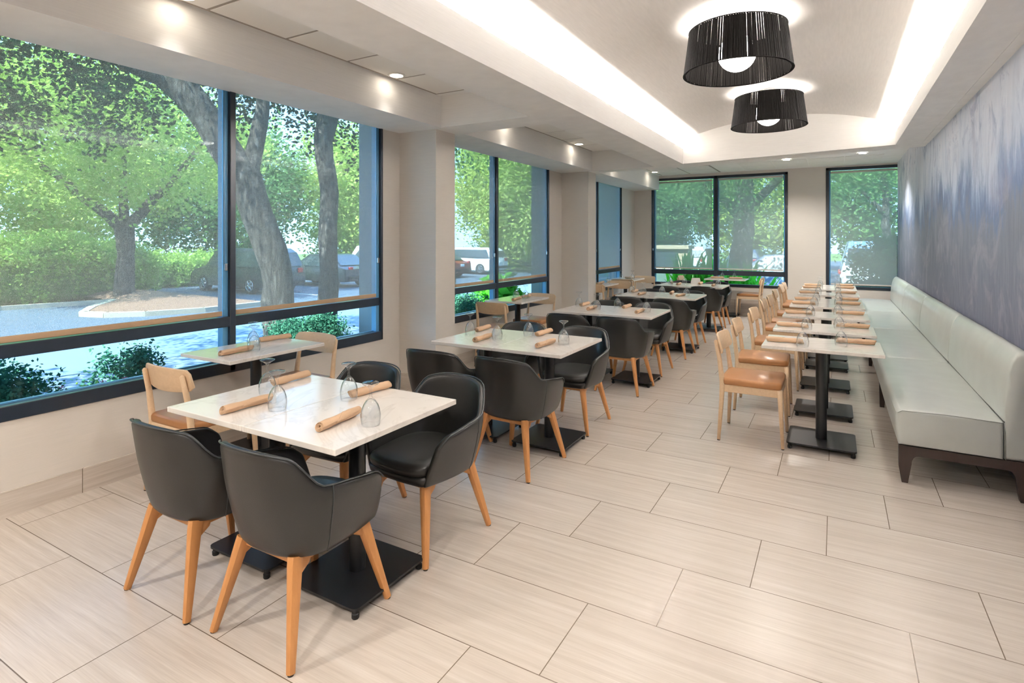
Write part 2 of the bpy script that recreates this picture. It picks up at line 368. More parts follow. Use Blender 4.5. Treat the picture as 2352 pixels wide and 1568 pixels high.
# recess lids with lay in tiles
def lid(name, x0, x1, y0, y1, tiles, lab):
    t = thing(name, None, None, kind='structure'); t['label'] = lab
    B().box((x0, y0, ZP), (x1, y1, ZP+.05)).o('panel', M['ceil'], t)
    (tx0, tx1, ty0, ty1, nx, ny) = tiles; q = B(); g_ = B()
    for i in range(nx):
        for j in range(ny):
            ax, bx_ = tx0+(tx1-tx0)*i/nx+.012, tx0+(tx1-tx0)*(i+1)/nx-.012; ay, by_ = ty0+(ty1-ty0)*j/ny+.012, ty0+(ty1-ty0)*(j+1)/ny-.012
            q.box((ax, ay, ZP-.007), (bx_, by_, ZP+.002), .002, 1)
    q.o('tile', M['act'], t)
    g_.box((tx0-.02, ty0-.02, ZP-.003), (tx1+.02, ty1+.02, ZP+.001)); g_.o('frame', M['gap'], t)
    return t
lid('trim_1', -3.43, -2.42, .95, 4.57, (-3.40, -2.79, .95, 4.45, 1, 6), 'first ceiling recess with acoustic tiles')
lid('trim_2', -3.43, -2.42, 4.94, 8.63, (-3.40, -2.79, 5.0, 8.55, 1, 6), 'second ceiling recess with acoustic tiles')
lid('trim_3', -3.43, XR, 8.93, YB, (-3.33, -2.11, 11.3, 12.5, 2, 2), 'rear ceiling recess with acoustic tiles')
q = B(); 
for i in range(4):
    for j in range(2): q.box((-1.60+i*.58+.01, 11.25+j*.55+.01, ZP-.006), (-1.60+(i+1)*.58-.01, 11.25+(j+1)*.55-.01, ZP), .002, 1)
struct('trim_4', q, M['act'], label='row of acoustic tiles above the end windows')
# coffer: lips, cove ledges, vault
def vz(x_): return 3.25-.13*(x_+.66)**2
b = B()
for (xa, xb) in ((-1.985, -1.96), (.655, .68)): b.box((xa, C0, zc(xa)), (xb, C1, 2.90))
struct('trim_5', b, M['ceil'], label='coffer lips hiding the cove lights')
n_ = 36; xs = [-2.25+3.18*i/n_ for i in range(n_+1)]; vv = []; ff = []
for i, x_ in enumerate(xs): vv += [(x_, C0, vz(x_)), (x_, C1, vz(x_)), (x_, C0, vz(x_)+.06), (x_, C1, vz(x_)+.06)]
for i in range(n_): a = i*4; ff += [(a, a+1, a+5, a+4), (a+2, a+6, a+7, a+3)]
o = mesh_obj('trim_6', vv, ff, M['vault'], None, True); o['kind'] = 'structure'; o['label'] = 'gently vaulted coffer ceiling'
b = B()
for ya, yb in ((C0-.04, C0), (C1, C1+.04)):
    k = len(b.v); b.add([(x_, y_, z_) for x_ in xs for y_ in (ya, yb) for z_ in (2.64+.03*(x_ > 0), vz(x_)+.05)],
        [f for i in range(n_) for f in ((4*i, 4*i+4, 4*i+5, 4*i+1), (4*i+2, 4*i+3, 4*i+7, 4*i+6), (4*i, 4*i+2, 4*i+6, 4*i+4), (4*i+1, 4*i+5, 4*i+7, 4*i+3))])
for v in b.v:
    if v.z < 2.7: v.z = zc(v.x)+.004
struct('trim_7', b, M['ceil'], label='end faces of the coffer')
struct('roof', B().box((XL-1.0, YF-.5, 3.5), (XR+.6, YB+.9, 3.62)), M['concrete'], label='unseen flat roof slab, added to keep the sun out')  # out of view; put in to stop sun leaking into the room

# ------------------------------------------------------------------ windows
def left_window(i, ya, yb, ym, zb, zt):
    t = thing('window_%d' % i, None, None, kind='structure'); t['label'] = ('first', 'second', 'third')[i-1]+' dark framed side window'
    x0, x1 = XL-.11, XL+.012; f = B()
    f.box((x0, ya, zb-.01), (x1, yb, zb+.075), .004, 1); f.box((x0, ya, zt-.06), (x1, yb, zt), .004, 1)
    f.box((x0, ya, zb), (x1, ya+.05, zt), .004, 1); f.box((x0, yb-.03, zb), (x1, yb, zt), .004, 1)
    f.box((x0, ym+.002, zb), (x1, ym+.05, zt), .004, 1); f.box((x0, ya+.05, .885), (x1-.004, yb-.05, .962), .004, 1)
    f.o('frame', M['frame'], t); s = B()
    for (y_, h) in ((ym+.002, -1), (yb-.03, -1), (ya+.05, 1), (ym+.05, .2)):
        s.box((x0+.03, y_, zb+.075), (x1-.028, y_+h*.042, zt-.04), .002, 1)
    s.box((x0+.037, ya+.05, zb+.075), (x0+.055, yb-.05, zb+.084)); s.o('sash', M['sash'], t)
    for (a, c) in ((ya+.05, ym+.002), (ym+.05, yb-.03)):
        B().box((x0+.03, a, .962), (x0+.036, c, zt)).o('pane', M['pane'], t)
        B().box((x0+.03, a, zb+.07), (x0+.036, c, .885)).o('pane', M['pane'], t)
for i, (ya, yb, ym) in enumerate(WINS): left_window(i+1, ya, yb, ym, .545, 2.76)
def back_window(i, xa, xb, xm, zb, zt, tr):
    t = thing('window_%d' % i, None, None, kind='structure'); t['label'] = ('fourth', 'fifth')[i-4]+' dark framed window, in the end wall'
    y0, y1 = YB-.012, YB+.11; f = B(); w_ = .055
    f.box((xa, y0, zb), (xb, y1, zb+w_), .004, 1); f.box((xa, y0, zt-w_), (xb, y1, zt), .004, 1)
    f.box((xa, y0, zb), (xa+w_, y1, zt), .004, 1); f.box((xb-w_, y0, zb), (xb, y1, zt), .004, 1)
    if xm: f.box((xm-.035, y0, zb), (xm+.035, y1, zt), .004, 1)
    if tr: f.box((xa, y0+.004, tr-.05), (xb, y1, tr+.05), .004, 1)
    f.o('frame', M['frame'], t); s = B()
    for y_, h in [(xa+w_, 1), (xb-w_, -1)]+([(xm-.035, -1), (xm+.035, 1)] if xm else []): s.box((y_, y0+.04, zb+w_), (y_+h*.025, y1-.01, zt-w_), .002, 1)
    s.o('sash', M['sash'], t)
    xs_ = [xa+w_, xb-w_] if not xm else [xa+w_, xm-.035, xm+.035, xb-w_]
    for a, c in zip(xs_[::2], xs_[1::2]):
        if tr:
            B().box((a, y1-.04, tr+.05), (c, y1-.034, zt-w_)).o('pane', M['pane'], t); B().box((a, y1-.04, zb+w_), (c, y1-.034, tr-.05)).o('pane', M['pane'], t)
        else: B().box((a, y1-.04, zb+w_), (c, y1-.034, zt-w_)).o('pane', M['pane'], t)
back_window(4, -3.6, -.83, -2.215, .56, 2.92, .85); back_window(5, -.16, 1.16, None, .60, 2.95, None)
def chain(t, p, z0, z1, along_x):
    c = B(); q = .012
    for s_ in (-1, 1): c.tube([(p[0]+(s_*q if along_x else 0), p[1]+(0 if along_x else s_*q), z) for z in (z0, z1)], .0012, 6)
    c.tube([(p[0]+(math.cos(a)*q if along_x else 0), p[1]+(0 if along_x else math.cos(a)*q), z0+math.sin(a)*q) for a in [PI+PI*k/8 for k in range(9)]], .0012, 6)
    o = c.o('pull_chain', M['alloy'], t, True)
    B().box((p[0]-.012, p[1]-.012, z0-.05), (p[0]+.012, p[1]+.012, z0+.005), .005, 2).o('chain_tensioner', M['alloy'], o)
def blind(label, a, c, zb, zt, axis, mat, ch=None, group=None):
    t = thing('roller_blind', label, 'blind', (0, 0, 0))
    if axis == 'y':
        X_ = XL-.012; B().box((X_-.0006, a, zb), (X_+.0006, c, zt)).o('fabric', mat, t)
        B().box((X_-.006, a, zb-.004), (X_+.006, c, zb+.034), .004, 2).o('hem_bar', M['hem'], t)
        B().tube([(X_-.02, a, zt+.01), (X_-.02, c, zt+.01)], .02, 14).o('roller_tube', M['grid'], t, True)
        if ch: chain(t, (XL-.012, ch, 0), ch_z, zt, False)
    else:
        Y_ = YB+.012; B().box((a, Y_-.0006, zb), (c, Y_+.0006, zt)).o('fabric', mat, t)
        B().box((a, Y_-.006, zb-.004), (c, Y_+.006, zb+.024), .004, 2).o('hem_bar', M['grid'], t)
        B().tube([(a, Y_, zt), (c, Y_, zt)], .02, 14).o('roller_tube', M['grid'], t, True)
        if ch: chain(t, (ch, YB-.03, 0), ch_z, zt, True)
ch_z = 1.36
nm = ('first', 'second', 'third')
for i, (ya, yb, ym) in enumerate(WINS):
    mat = M['blind'] if i == 0 else M['blind_dense']
    blind('grey mesh roller blind over the nearer light of the %s side window' % nm[i], ya+.055, ym-.050, .972, 2.70, 'y', (M['blind'], M['blind_mid'], mat)[i], ym-.02)
    blind('grey mesh roller blind over the farther light of the %s side window' % nm[i], ym+.055, yb-.082, .972, 2.70, 'y', mat, yb-.052)
blind('grey roller blind on the side-wall half of the wide end window', -3.52, -2.29, .92, 2.83, 'x', M['blind_dense'], -3.56)
blind('grey roller blind on the mural half of the wide end window', -2.16, -.92, .92, 2.84, 'x', M['blind_dense'])
blind('full-height grey roller blind on the narrow end window by the mural', -.08, .995, .68, 2.86, 'x', M['blind_mid'])

# ------------------------------------------------------------------ lamps
def downlight(x_, y_, z_, lab, power=38, ang=120):
    t = thing('downlight', lab, 'ceiling light', (x_, y_, z_))
    B().lathe([(.055, -.001), (.075, -.001), (.078, .004), (.075, .008), (.055, .008), (.055, -.001)], 32).o('trim_ring', M['white_paint'], t, True)
    B().lathe([(.0005, -.0015), (.055, -.0015), (.055, .004), (.0005, .004)], 32).o('lens', M['led'], t)
    t.location.z = z_-.009
    d = bpy.data.lights.new('downlight_beam', 'SPOT'); d.energy = power; d.spot_size = math.radians(ang); d.spot_blend = .6; d.shadow_soft_size = .06; d.color = (1, .94, .87)
    l = bpy.data.objects.new('downlight_beam', d); COL.objects.link(l); l.location = (0, 0, -.02); l.parent = t
DP = 4.0
for i, (x_, y_) in enumerate(((-3.30, 1.92), (-3.30, 3.756), (-3.30, 5.8), (-3.30, 7.78), (-3.28, 9.6), (-3.28, 11.75))):
    downlight(x_, y_, ZP-.006, 'round downlight in the %s ceiling recess, %s of its pair' % (('first', 'second', 'rear')[i//2], ('nearer', 'farther')[i % 2]), DP, 68)
downlight(-.75, 11.12, ZP-.006, 'round downlight near the end windows, over the aisle', 70, 150); downlight(.39, 10.9, ZP-.006, 'round downlight near the end windows, over the bench', 45, 110)
for i, (x_, y_) in enumerate(((-3.2, -.5), (-1.2, -1.0), (.5, -1.0))):  # unseen downlights, added behind the camera to brighten the room
    downlight(x_, y_, zc(x_), 'added unseen round downlight behind the viewer, %s' % ('window side', 'middle', 'mural side')[i], 70, 150)
def pendant(y_, lab):
    t = thing('pendant_lamp', lab, 'lamp', (-.66, y_, 0), group=None)
    top, bot, rt, rb = 3.165, 2.835, .355, .398; s = B(); n = 132
    rr_ = random.Random(int(y_*10))
    for lay in (0, 1):
        for k in range(n):
            a = 2*PI*(k+.5*lay+rr_.uniform(-.12, .12))/n; da = .0072/.39; q = []; off = .016*lay
            for (r, z) in ((rb-off, bot), (rt-off, top)):
                for rr in (r, r-.002): q += [(rr*math.cos(a-da), rr*math.sin(a-da), z), (rr*math.cos(a+da), rr*math.sin(a+da), z)]
            s.add(q, [(0, 1, 5, 4), (2, 6, 7, 3), (0, 4, 6, 2), (1, 3, 7, 5)])
    sh = s.o('shade', M['shade'], t)
    for r, z in ((rb, bot), (rt, top)): B().tube([(r*math.cos(2*PI*k/64), r*math.sin(2*PI*k/64), z) for k in range(65)], .004, 8).o('shade_ring', M['shade'], sh, True)
    B().lathe([(.001, -.14)]+[(.14*math.cos(a), .14*math.sin(a)) for a in [-PI/2+PI*k/16 for k in range(1, 16)]]+[(.001, .14)], 32, (0, 0, 2.985)).o('globe', M['globe'], t, True)
    c = B().lathe([(.001, 0), (.09, 0), (.095, .012), (.095, .03), (.001, .03)], 32, (0, 0, 3.21)); c.tube([(0, 0, 3.1), (0, 0, 3.21)], .02, 12); c.o('canopy', M['white_paint'], t, True)
    br = B()
    for k in range(3):
        a = 2*PI*k/3+.4; br.tube([(0.02*math.cos(a), .02*math.sin(a), 3.165), (rt*math.cos(a), rt*math.sin(a), 3.165)], .003, 6)
    br.o('bracket', M['white_paint'], t)
pendant(4.66, 'nearer of the two black ribbon drum ceiling lamps in the coffer'); pendant(7.03, 'farther of the two black ribbon drum ceiling lamps in the coffer')
pendant(2.29, 'added unseen black ribbon drum ceiling lamp nearest the viewer, above the picture')  # third lamp, out of view, added for its light at the others' spacing

# ------------------------------------------------------------------ furniture
def smooth01(t): t = max(0, min(1, t)); return t*t*(3-2*t)
def tub_chair():
    t = thing('tub_armchair', 'x', 'chair')
    NU, NV = 56, 11
    def Wz(z): q = max(0, (z-.345)/.24); return .215+.066*min(1, q)**.6-(.012*(q-1) if q > 1 else 0)
    def Dz(z): q = max(0, (z-.345)/.42); return .175+.095*q**.75
    def Lz(z): q = max(0, min(1, (z-.345)/.24)); return .250-.038*q*q
    def rim(u): u = abs(u); return (.775-.020*(u/.27)**2.4) if u < .27 else ((.755-.122*smooth01((u-.27)/.21)) if u < .48 else (.633-.034*((u-.48)/.40) if u < .88 else .599-.050*((u-.88)/.12)**2))
    def P(u, z):
        au = abs(u); sg = 1 if u >= 0 else -1; w_, d_, l_ = Wz(z), Dz(z), Lz(z)
        if au <= .60:
            a = au/.60*PI/2; return (sg*w_*abs(math.sin(a))**.80, -.03-d_*abs(math.cos(a))**.80, z)
        q = (au-.60)/.40; k_ = max(0, min(1, (.60-z)/.24)); return (sg*(w_-(.016+.022*k_)*q*q), -.03+l_*q, z)
    vs = []; fs = []
    for j in range(NV+1):
        v = j/NV
        for i in range(NU+1):
            u = -1+2*i/NU; z = .352+(rim(u)-.352)*v; vs.append(P(u, z))
    for j in range(NV):
        for i in range(NU): a = j*(NU+1)+i; fs.append((a, a+1, a+NU+2, a+NU+1))
    sh = mesh_obj('shell', vs, fs, M['black_leather'], t, True)
    m_ = sh.modifiers.new('s', 'SOLIDIFY'); m_.thickness = .030; m_.offset = -1; m_.use_even_offset = True
    m_ = sh.modifiers.new('b', 'SUBSURF'); m_.levels = 1; m_.render_levels = 1
    B().tube([Vector(P(-1+2*i/NU, rim(-1+2*i/NU)+.0005)) for i in range(NU+1)], .0035, 6).o('piping', M['piping'], sh, True)
    for s_ in (-1, 1):
        u_ = .52*s_; B().tube([Vector(P(u_, .36+(.628-.36)*k/8))*1.002 for k in range(9)], .002, 5).o('seam', M['piping'], sh, True)
    def loop(z, off, front):
        L_ = [P(-1+2*i/30, z) for i in range(31)]; cxy = [( (p[0]*(1-off/abs(.24)), -.03+(p[1]+.03)*(1-off/.24)) ) for p in L_]
        xe, ye = cxy[-1]
        fr = [(xe*math.cos(a)if True else 0, ye+(front-ye)*math.sin(a)**.7) for a in [PI*k/12 for k in range(1, 12)]]
        return [(p[0], p[1]) for p in cxy]+fr
    def lp(z, off, front, s=1.0): return [(p[0]*s, .01+(p[1]-.01)*s, z) for p in loop(max(z, .352), off, front)]
    B().loft([lp(.345, .05, .19, .80), lp(.348, .03, .215, .93), lp(.362, .012, .235), lp(.395, .012, .255), lp(.405, .02, .25)]).o('seat_pan', M['black_leather'], t, True)
    rings = [lp(.402, .035, .25, .98), lp(.412, .030, .265, 1.0), lp(.44, .030, .272, 1.0), lp(.455, .034, .262, .985), lp(.465, .04, .25, .93), lp(.470, .05, .24, .75), lp(.473, .05, .24, .35)]
    B().loft(rings).o('seat', M['black_leather'], t, True)
    for sx_ in (-1, 1):
        for sy_ in (-1, 1):
            leg = B().tube([(sx_*.150, sy_*.168, .362), (sx_*.156, sy_*.176, .330), (sx_*.225, sy_*.25, .004)], [(.027, .020), (.027, .020), (.014, .0125)], 12, 3.5, up=(0, 1, 0)).o('leg', M['beech'], t, True)
            autosmooth(leg, 50)
            B().lathe([(.001, 0), (.011, 0), (.011, .006), (.001, .006)], 12, (sx_*.2255, sy_*.2505, 0)).o('glide', M['rubber'], leg)
    fr = B()
    for s_ in (-1, 1):
        fr.box((s_*.145-.012, -.16, .325), (s_*.145+.012, .16, .352), .004, 1); fr.box((-.145, s_*.158-.012, .325), (.145, s_*.158+.012, .352), .004, 1)
        for s2 in (-1, 1):   # brackets flowing into the legs
            fr.add([(s_*.162, s2*.178, .35), (s_*.138, s2*.178, .35), (s_*.138, s2*.10, .35), (s_*.162, s2*.10, .35), (s_*.175, s2*.195, .275), (s_*.152, s2*.195, .275), (s_*.140, s2*.115, .318), (s_*.163, s2*.115, .318)],
                   [(0, 1, 2, 3), (4, 7, 6, 5), (0, 4, 5, 1), (1, 5, 6, 2), (2, 6, 7, 3), (3, 7, 4, 0)])
    fr.o('underframe', M['beech'], t)
    return t
def side_chair():
    t = thing('side_chair', 'x', 'chair')
    for s_ in (-1, 1):
        l = B().tube([(s_*.236, -.222, .006), (s_*.212, -.205, .30), (s_*.205, -.200, .44), (s_*.200, -.222, .62), (s_*.197, -.250, .755), (s_*.197, -.252, .764)], [(.012, .012), (.017, .016), (.020, .017), (.017, .014), (.014, .011), (.006, .005)], 12, 2.6, up=(0, 1, 0)).o('leg', M['ash'], t, True)
        B().lathe([(.001, 0), (.011, 0), (.011, .008), (.001, .008)], 12, (s_*.2365, -.2225, 0)).o('glide', M['rubber'], l)
        l = B().tube([(s_*.219, .224, .006), (s_*.206, .209, .30), (s_*.202, .203, .428)], [(.011, .011), (.016, .016), (.019, .018)], 12, 2.6, up=(0, 1, 0)).o('leg', M['ash'], t, True)
        B().lathe([(.001, 0), (.010, 0), (.010, .008), (.001, .008)], 12, (s_*.2195, .2245, 0)).o('glide', M['rubber'], l)
    a = B()
    for s_ in (-1, 1): a.box((s_*.203-.010, -.20, .372), (s_*.203+.010, .205, .428), .004, 2); a.box((-.20, s_*.203-.010, .372), (.20, s_*.203+.010, .428), .004, 2)
    a.o('apron', M['ash'], t)
    def cush(v):
        q = 1-max(abs(v.x)/.222, abs(v.y)/.222)**4; return (v.x, v.y, v.z+(.010*q if v.z > .45 else 0))
    bm = bmesh.new(); bmesh.ops.create_cube(bm, size=1)
    for v in bm.verts: v.co = Vector((v.co.x*.444, v.co.y*.436, .452+v.co.z*.050))
    bmesh.ops.bevel(bm, geom=[e_ for e_ in bm.edges if abs(e_.verts[0].co.z-e_.verts[1].co.z) > .01], offset=.045, segments=5, profile=.5, affect='EDGES')
    bmesh.ops.bevel(bm, geom=[e_ for e_ in bm.edges if abs(e_.verts[0].co.z-e_.verts[1].co.z) < .001 and e_.calc_face_angle(0) > 1], offset=.016, segments=4, profile=.5, affect='EDGES')
    vs = [cush(v.co) for v in bm.verts]; bm.verts.index_update(); fs = [tuple(v.index for v in f.verts) for f in bm.faces]; bm.free()
    mesh_obj('seat', vs, fs, M['tan_leather'], t, True)
    n, rings = 20, []
    for i in range(n+1):
        x_ = -.226+.452*i/n; q = x_/.226; yc = -.252+.042*q*q; e_ = max(0, (abs(q)-.86)/.14); h0, h1 = .652+.020*e_**2+.014*q*q, .797-.022*e_**2-.006*q*q; lean = .012
        rings.append([(x_, yc-.008+lean, h0), (x_, yc-.008-lean, h1-.003), (x_, yc-.003-lean, h1), (x_, yc+.004-lean, h1), (x_, yc+.008-lean, h1-.003), (x_, yc+.008+lean, h0), (x_, yc+.003+lean, h0-.003), (x_, yc-.004+lean, h0-.003)])
    autosmooth(B().loft(rings).o('backrest', M['ash'], t), 50)
    return t
def table(name, w_, d_, top=.76, thick=.024):
    t = thing(name, 'x', 'table')
    tp = B().box((-w_/2, -d_/2, top-thick), (w_/2, d_/2, top), .0025, 2).o('table_top', M['marble'], t)
    B().box((-.12, -.12, top-thick-.012), (.12, .12, top-thick), .003, 1).o('mounting_plate', M['black_metal'], t)
    autosmooth(B().lathe([(.038, .05), (.038, top-thick-.012)], 28, cap=True).o('pedestal', M['black_metal'], t), 40)
    bm = bmesh.new(); bmesh.ops.create_cube(bm, size=1)
    bw, bd = (.43, .45)
    for v in bm.verts: v.co = Vector((v.co.x*bw, v.co.y*bd, .045+v.co.z*.010))
    bmesh.ops.bevel(bm, geom=[e_ for e_ in bm.edges if abs(e_.verts[0].co.z-e_.verts[1].co.z) > .005], offset=.025, segments=4, profile=.5, affect='EDGES')
    bm.verts.index_update(); pl = mesh_obj('base_plate', [v.co.copy() for v in bm.verts], [tuple(v.index for v in f.verts) for f in bm.faces], M['black_metal'], t); bm.free()
    for sx_ in (-1, 1):
        for sy_ in (-1, 1):
            f = B().lathe([(.001, 0), (.013, 0), (.0155, .004), (.0155, .020), (.012, .023), (.012, .040), (.001, .040)], 16, (sx_*.192, sy_*.202, 0)); autosmooth(f.o('foot', M['rubber'], t), 40)
    return t
def goblet():
    pr = [(.001, .180), (.034, .178), (.036, .176), (.034, .172), (.020, .165), (.0085, .155), (.0055, .145), (.005, .132), (.0075, .126), (.0055, .121), (.009, .113), (.020, .102), (.031, .085), (.0385, .065), (.0425, .045), (.0425, .028), (.0405, .012), (.038, .0015), (.0368, .0005),
          (.0365, .0015), (.0390, .012), (.0410, .028), (.0410, .045), (.0370, .065), (.0295, .084), (.018, .100), (.006, .109), (.001, .110)]
    o = B().lathe(pr, 32).o('upturned_goblet', M['goblet'], None, True); o['category'] = 'glass'; return o
def napkin():
    n = 22; rings = []; L_ = .25
    for i in range(0, 17):
        i = i/2; y_ = -L_/2+L_*i/8; r0 = .0215*(1+.06*math.sin(i*1.3)+.05*(i/8)); ring = []
        K = 110
        for k in range(K+1):
            a = k/K*2*PI*4.1; r = r0*(1-.80*k/K)*(1+.10*noise.noise(Vector((a*.9, y_*22, 1)))+.05*noise.noise(Vector((a*2.5, y_*60, 4)))); ring.append((r*1.05*math.cos(a+.3*i/8), y_+.006*math.sin(a), .0215+r*.90*math.sin(a+.3*i/8)))
        rings.append(ring)
    b = B().loft(rings, False, False, False); o = b.o('napkin_roll', M['kraft'], None, True); o['category'] = 'napkin'
    m_ = o.modifiers.new('s', 'SOLIDIFY'); m_.thickness = .0022; m_.offset = -1
    # loose pointed corner lying round the roll
    fl = B(); R_ = .0238; pts = []
    for i in range(9):
        q = i/8
        for k in range(9):
            w_ = (1-q)*.075; a = -.2+q*2.2; pts.append((R_*math.cos(a), (k/8-.5)*2*w_+.03, .0225+R_*.95*math.sin(a)))
    fl.add(pts, [(i*9+k, i*9+k+1, i*9+k+10, i*9+k+9) for i in range(8) for k in range(8)])
    f = fl.o('corner_flap', M['kraft'], o, True); m_ = f.modifiers.new('s', 'SOLIDIFY'); m_.thickness = .0015
    return o

TUB, SIDE = tub_chair(), side_chair()
TA = table('pedestal_table', .552, .775); GOB, NAP = goblet(), napkin(); NAP.scale = (.92, 1, .92)
used = set()
def put(src, loc, rz, label, group=None):
    if src.name not in used: used.add(src.name); src.location = loc; src.rotation_euler = (0, 0, rz); src['label'] = label; 
    else: src = dup(src, loc, rz, label)
    if group: src['group'] = group
    elif 'group' in src: del src['group']
    return src
ORD = ('nearest', 'second', 'third', 'fourth', 'fifth'); R = random.Random(3)
TY = (1.50, 3.495, 5.66, 7.72, 9.75)
# near / far chairs: (x, y, rot) offsets per table
NEAR = {0: ((-2.49, 1.575, .0), (-1.90, 1.60, .0)), 1: ((-2.50, 3.42, .05), (-1.905, 3.43, -.05)), 2: ((-2.47, 5.68, .0), (-1.905, 5.70, -.03)), 3: ((-2.50, 7.72, .0), (-1.90, 7.72, -.03)), 4: ((-2.50, 9.82, 0), (-1.91, 9.99, -.03))}
FAR = {0: ((-2.46, 2.37, .04), (-1.87, 2.36, -.07)), 1: ((-2.50, 4.38, 0), (-1.915, 4.40, .0)), 2: ((-2.5, 6.60, 0), (-1.93, 6.63, .0)), 3: ((-2.5, 8.58, 0), (-1.92, 8.58, 0)), 4: ((-2.5, 10.72, 0), (-1.90, 10.74, 0))}
for i, y0 in enumerate(TY):
    yc = y0+.3875
    put(TA, (-2.445, yc, 0), 0, '%s of five joined marble table pairs, window-side half, black pedestal' % ORD[i], 'pedestal tables along the middle row')
    put(TA, (-1.891, yc, 0), 0, '%s of five joined marble table pairs, aisle-side half, black pedestal' % ORD[i], 'pedestal tables along the middle row')
    for k, (x_, y_, r) in enumerate(NEAR[i]):
        put(TUB, (x_, y_, 0), r, 'charcoal tub armchair with its back to the viewer, %s joined tables, %s side' % (ORD[i], ('window', 'aisle')[k]), 'charcoal tub armchairs')
    for k, (x_, y_, r) in enumerate(FAR[i]):
        put(TUB, (x_, y_, 0), PI+r, 'charcoal tub armchair facing the viewer, %s joined tables, %s side' % (ORD[i], ('window', 'aisle')[k]), 'charcoal tub armchairs')
GL = {0: ((-2.235, 1.728), (-1.71, 1.784), (-2.497, 1.872), (-2.071, 2.011)), 1: ((-2.303, 3.794), (-1.763, 3.864), (-2.615, 3.88), (-2.172, 4.07)), 2: ((-2.32, 5.98), (-1.77, 6.03), (-2.61, 6.15), (-2.18, 6.27)),
      3: ((-2.40, 8.02), (-1.80, 8.05), (-2.62, 8.15), (-2.19, 8.24)), 4: ((-2.52, 10.05), (-1.74, 10.15), (-2.34, 10.32))}
NL = {0: ((-2.377, 1.675, 0.0), (-1.838, 1.73, .13), (-2.612, 2.11, .05), (-2.062, 2.15, -.12)), 1: ((-2.396, 3.73, .05), (-1.862, 3.76, -.05), (-2.65, 4.13, .1), (-2.096, 4.2, -.03)), 2: ((-2.38, 5.98, .02), (-1.83, 5.98, .0), (-2.6, 6.30, .0), (-2.09, 6.33, 0)),
      3: ((-2.40, 8.02-.08, -.05), (-1.865, 7.98, -.2), (-2.62, 8.30, 0), (-2.07, 8.32, .1)), 4: ((-2.38, 10.05, .0), (-1.80, 10.05, .05), (-2.58, 10.36, .3), (-2.08, 10.40, 0))}
POS = ('near window-side', 'near aisle-side', 'far window-side', 'far aisle-side')
for i in range(5):
    for k, (x_, y_) in enumerate(GL[i]): put(GOB, (x_, y_, .7602), R.random()*6, 'clear goblet stood upside down at the %s place, %s joined tables' % (POS[k], ORD[i]), 'upturned goblets')
    for k, (x_, y_, r) in enumerate(NL[i]): put(NAP, (x_, y_, .7602), r+(PI if k > 1 else 0), 'brown rolled napkin at the %s place, %s joined tables' % (POS[k], ORD[i]), 'rolled brown napkins')
# folded menu card on the fifth table
o = B().box((-.09, -.004, 0), (.09, .004, .11), 0, fn=lambda v: (v.x*(1-.5*v.z/.11*.5), v.y-.035*(1-v.z/.11), v.z)).box((-.09, -.004, 0), (.09, .004, .11), 0, fn=lambda v: (v.x*(1-.5*v.z/.11*.5), v.y+.035*(1-v.z/.11), v.z)).o('tent_card', M['card'], None, loc=(-2.16, 10.38, .7602), rz=.3)
tag(o, 'pale printed tent card standing on the fifth joined tables', 'card')
# single tables under the windows
SW = (('small marble table under the first side window', -3.655, 2.645, 0), ('small marble table under the second side window', -3.69, 6.61, 0), ('small marble table under the third side window, nearer of two', -3.70, 9.52, 0), ('small marble table under the third side window, farther of two', -3.70, 11.12, 0), ('small marble table before the wide end window', -1.93, 12.20, PI/2))
SN = ('first side window', 'second side window', 'third side window, nearer table', 'third side window, farther table', 'wide end window')
for k, (lab, x_, y_, r) in enumerate(SW): put(TA, (x_, y_, 0), r, lab, 'small window tables')
sc_ = [(-3.455, 2.13, 0, 0, 'back to viewer'), (-3.61, 2.93, PI, 0, 'facing viewer'), (-3.60, 6.02, 0, 1, 'back to viewer'), (-3.58, 6.86, PI, 1, 'facing viewer'), (-3.60, 9.28, 0, 2, 'back to viewer'), (-3.46, 9.78, PI, 2, 'facing viewer'), (-3.55, 10.72, 0, 3, 'back to viewer'), (-3.46, 11.42, PI, 3, 'facing viewer'), (-1.50, 12.28, PI/2, 4, 'sideways on'), (-2.62, 12.2, -PI/2, 4, 'on its window-wall side')]
for (x_, y_, r, k, w_) in sc_:
    put(SIDE, (x_, y_, 0), r, 'pale ash chair with leather seat, %s, at the %s' % (w_, SN[k]), 'pale wooden side chairs')
sg = {0: ((-3.555, 2.557), (-3.728, 2.675)), 1: ((-3.72, 6.62), (-3.60, 6.66)), 2: ((-3.52, 9.60), (-3.78, 9.62)), 3: ((-3.75, 11.0), (-3.50, 10.95)), 4: ((-2.03, 12.33), (-1.80, 12.35))}
sn = {0: ((-3.595, 2.45, .05), (-3.80, 2.92, -.15)), 1: ((-3.60, 6.42, .1), (-3.66, 6.78, 0)), 2: ((-3.62, 9.45, 0), (-3.68, 9.72, .1)), 3: ((-3.62, 11.1, .9), (-3.66, 11.3, .2)), 4: ((-2.10, 12.15, PI/2), (-1.75, 12.17, PI/2))}
for k in range(5):
    for j in range(2):
        put(GOB, (*sg[k][j], .7602), R.random()*6, 'clear goblet stood upside down on the small table, %s, %s' % (SN[k], ('nearer', 'farther')[j]), 'upturned goblets')
        x_, y_, r = sn[k][j]; put(NAP, (x_, y_, .7602), r+(PI if j else 0), 'brown rolled napkin on the small table, %s, %s' % (SN[k], ('nearer', 'farther')[j]), 'rolled brown napkins')
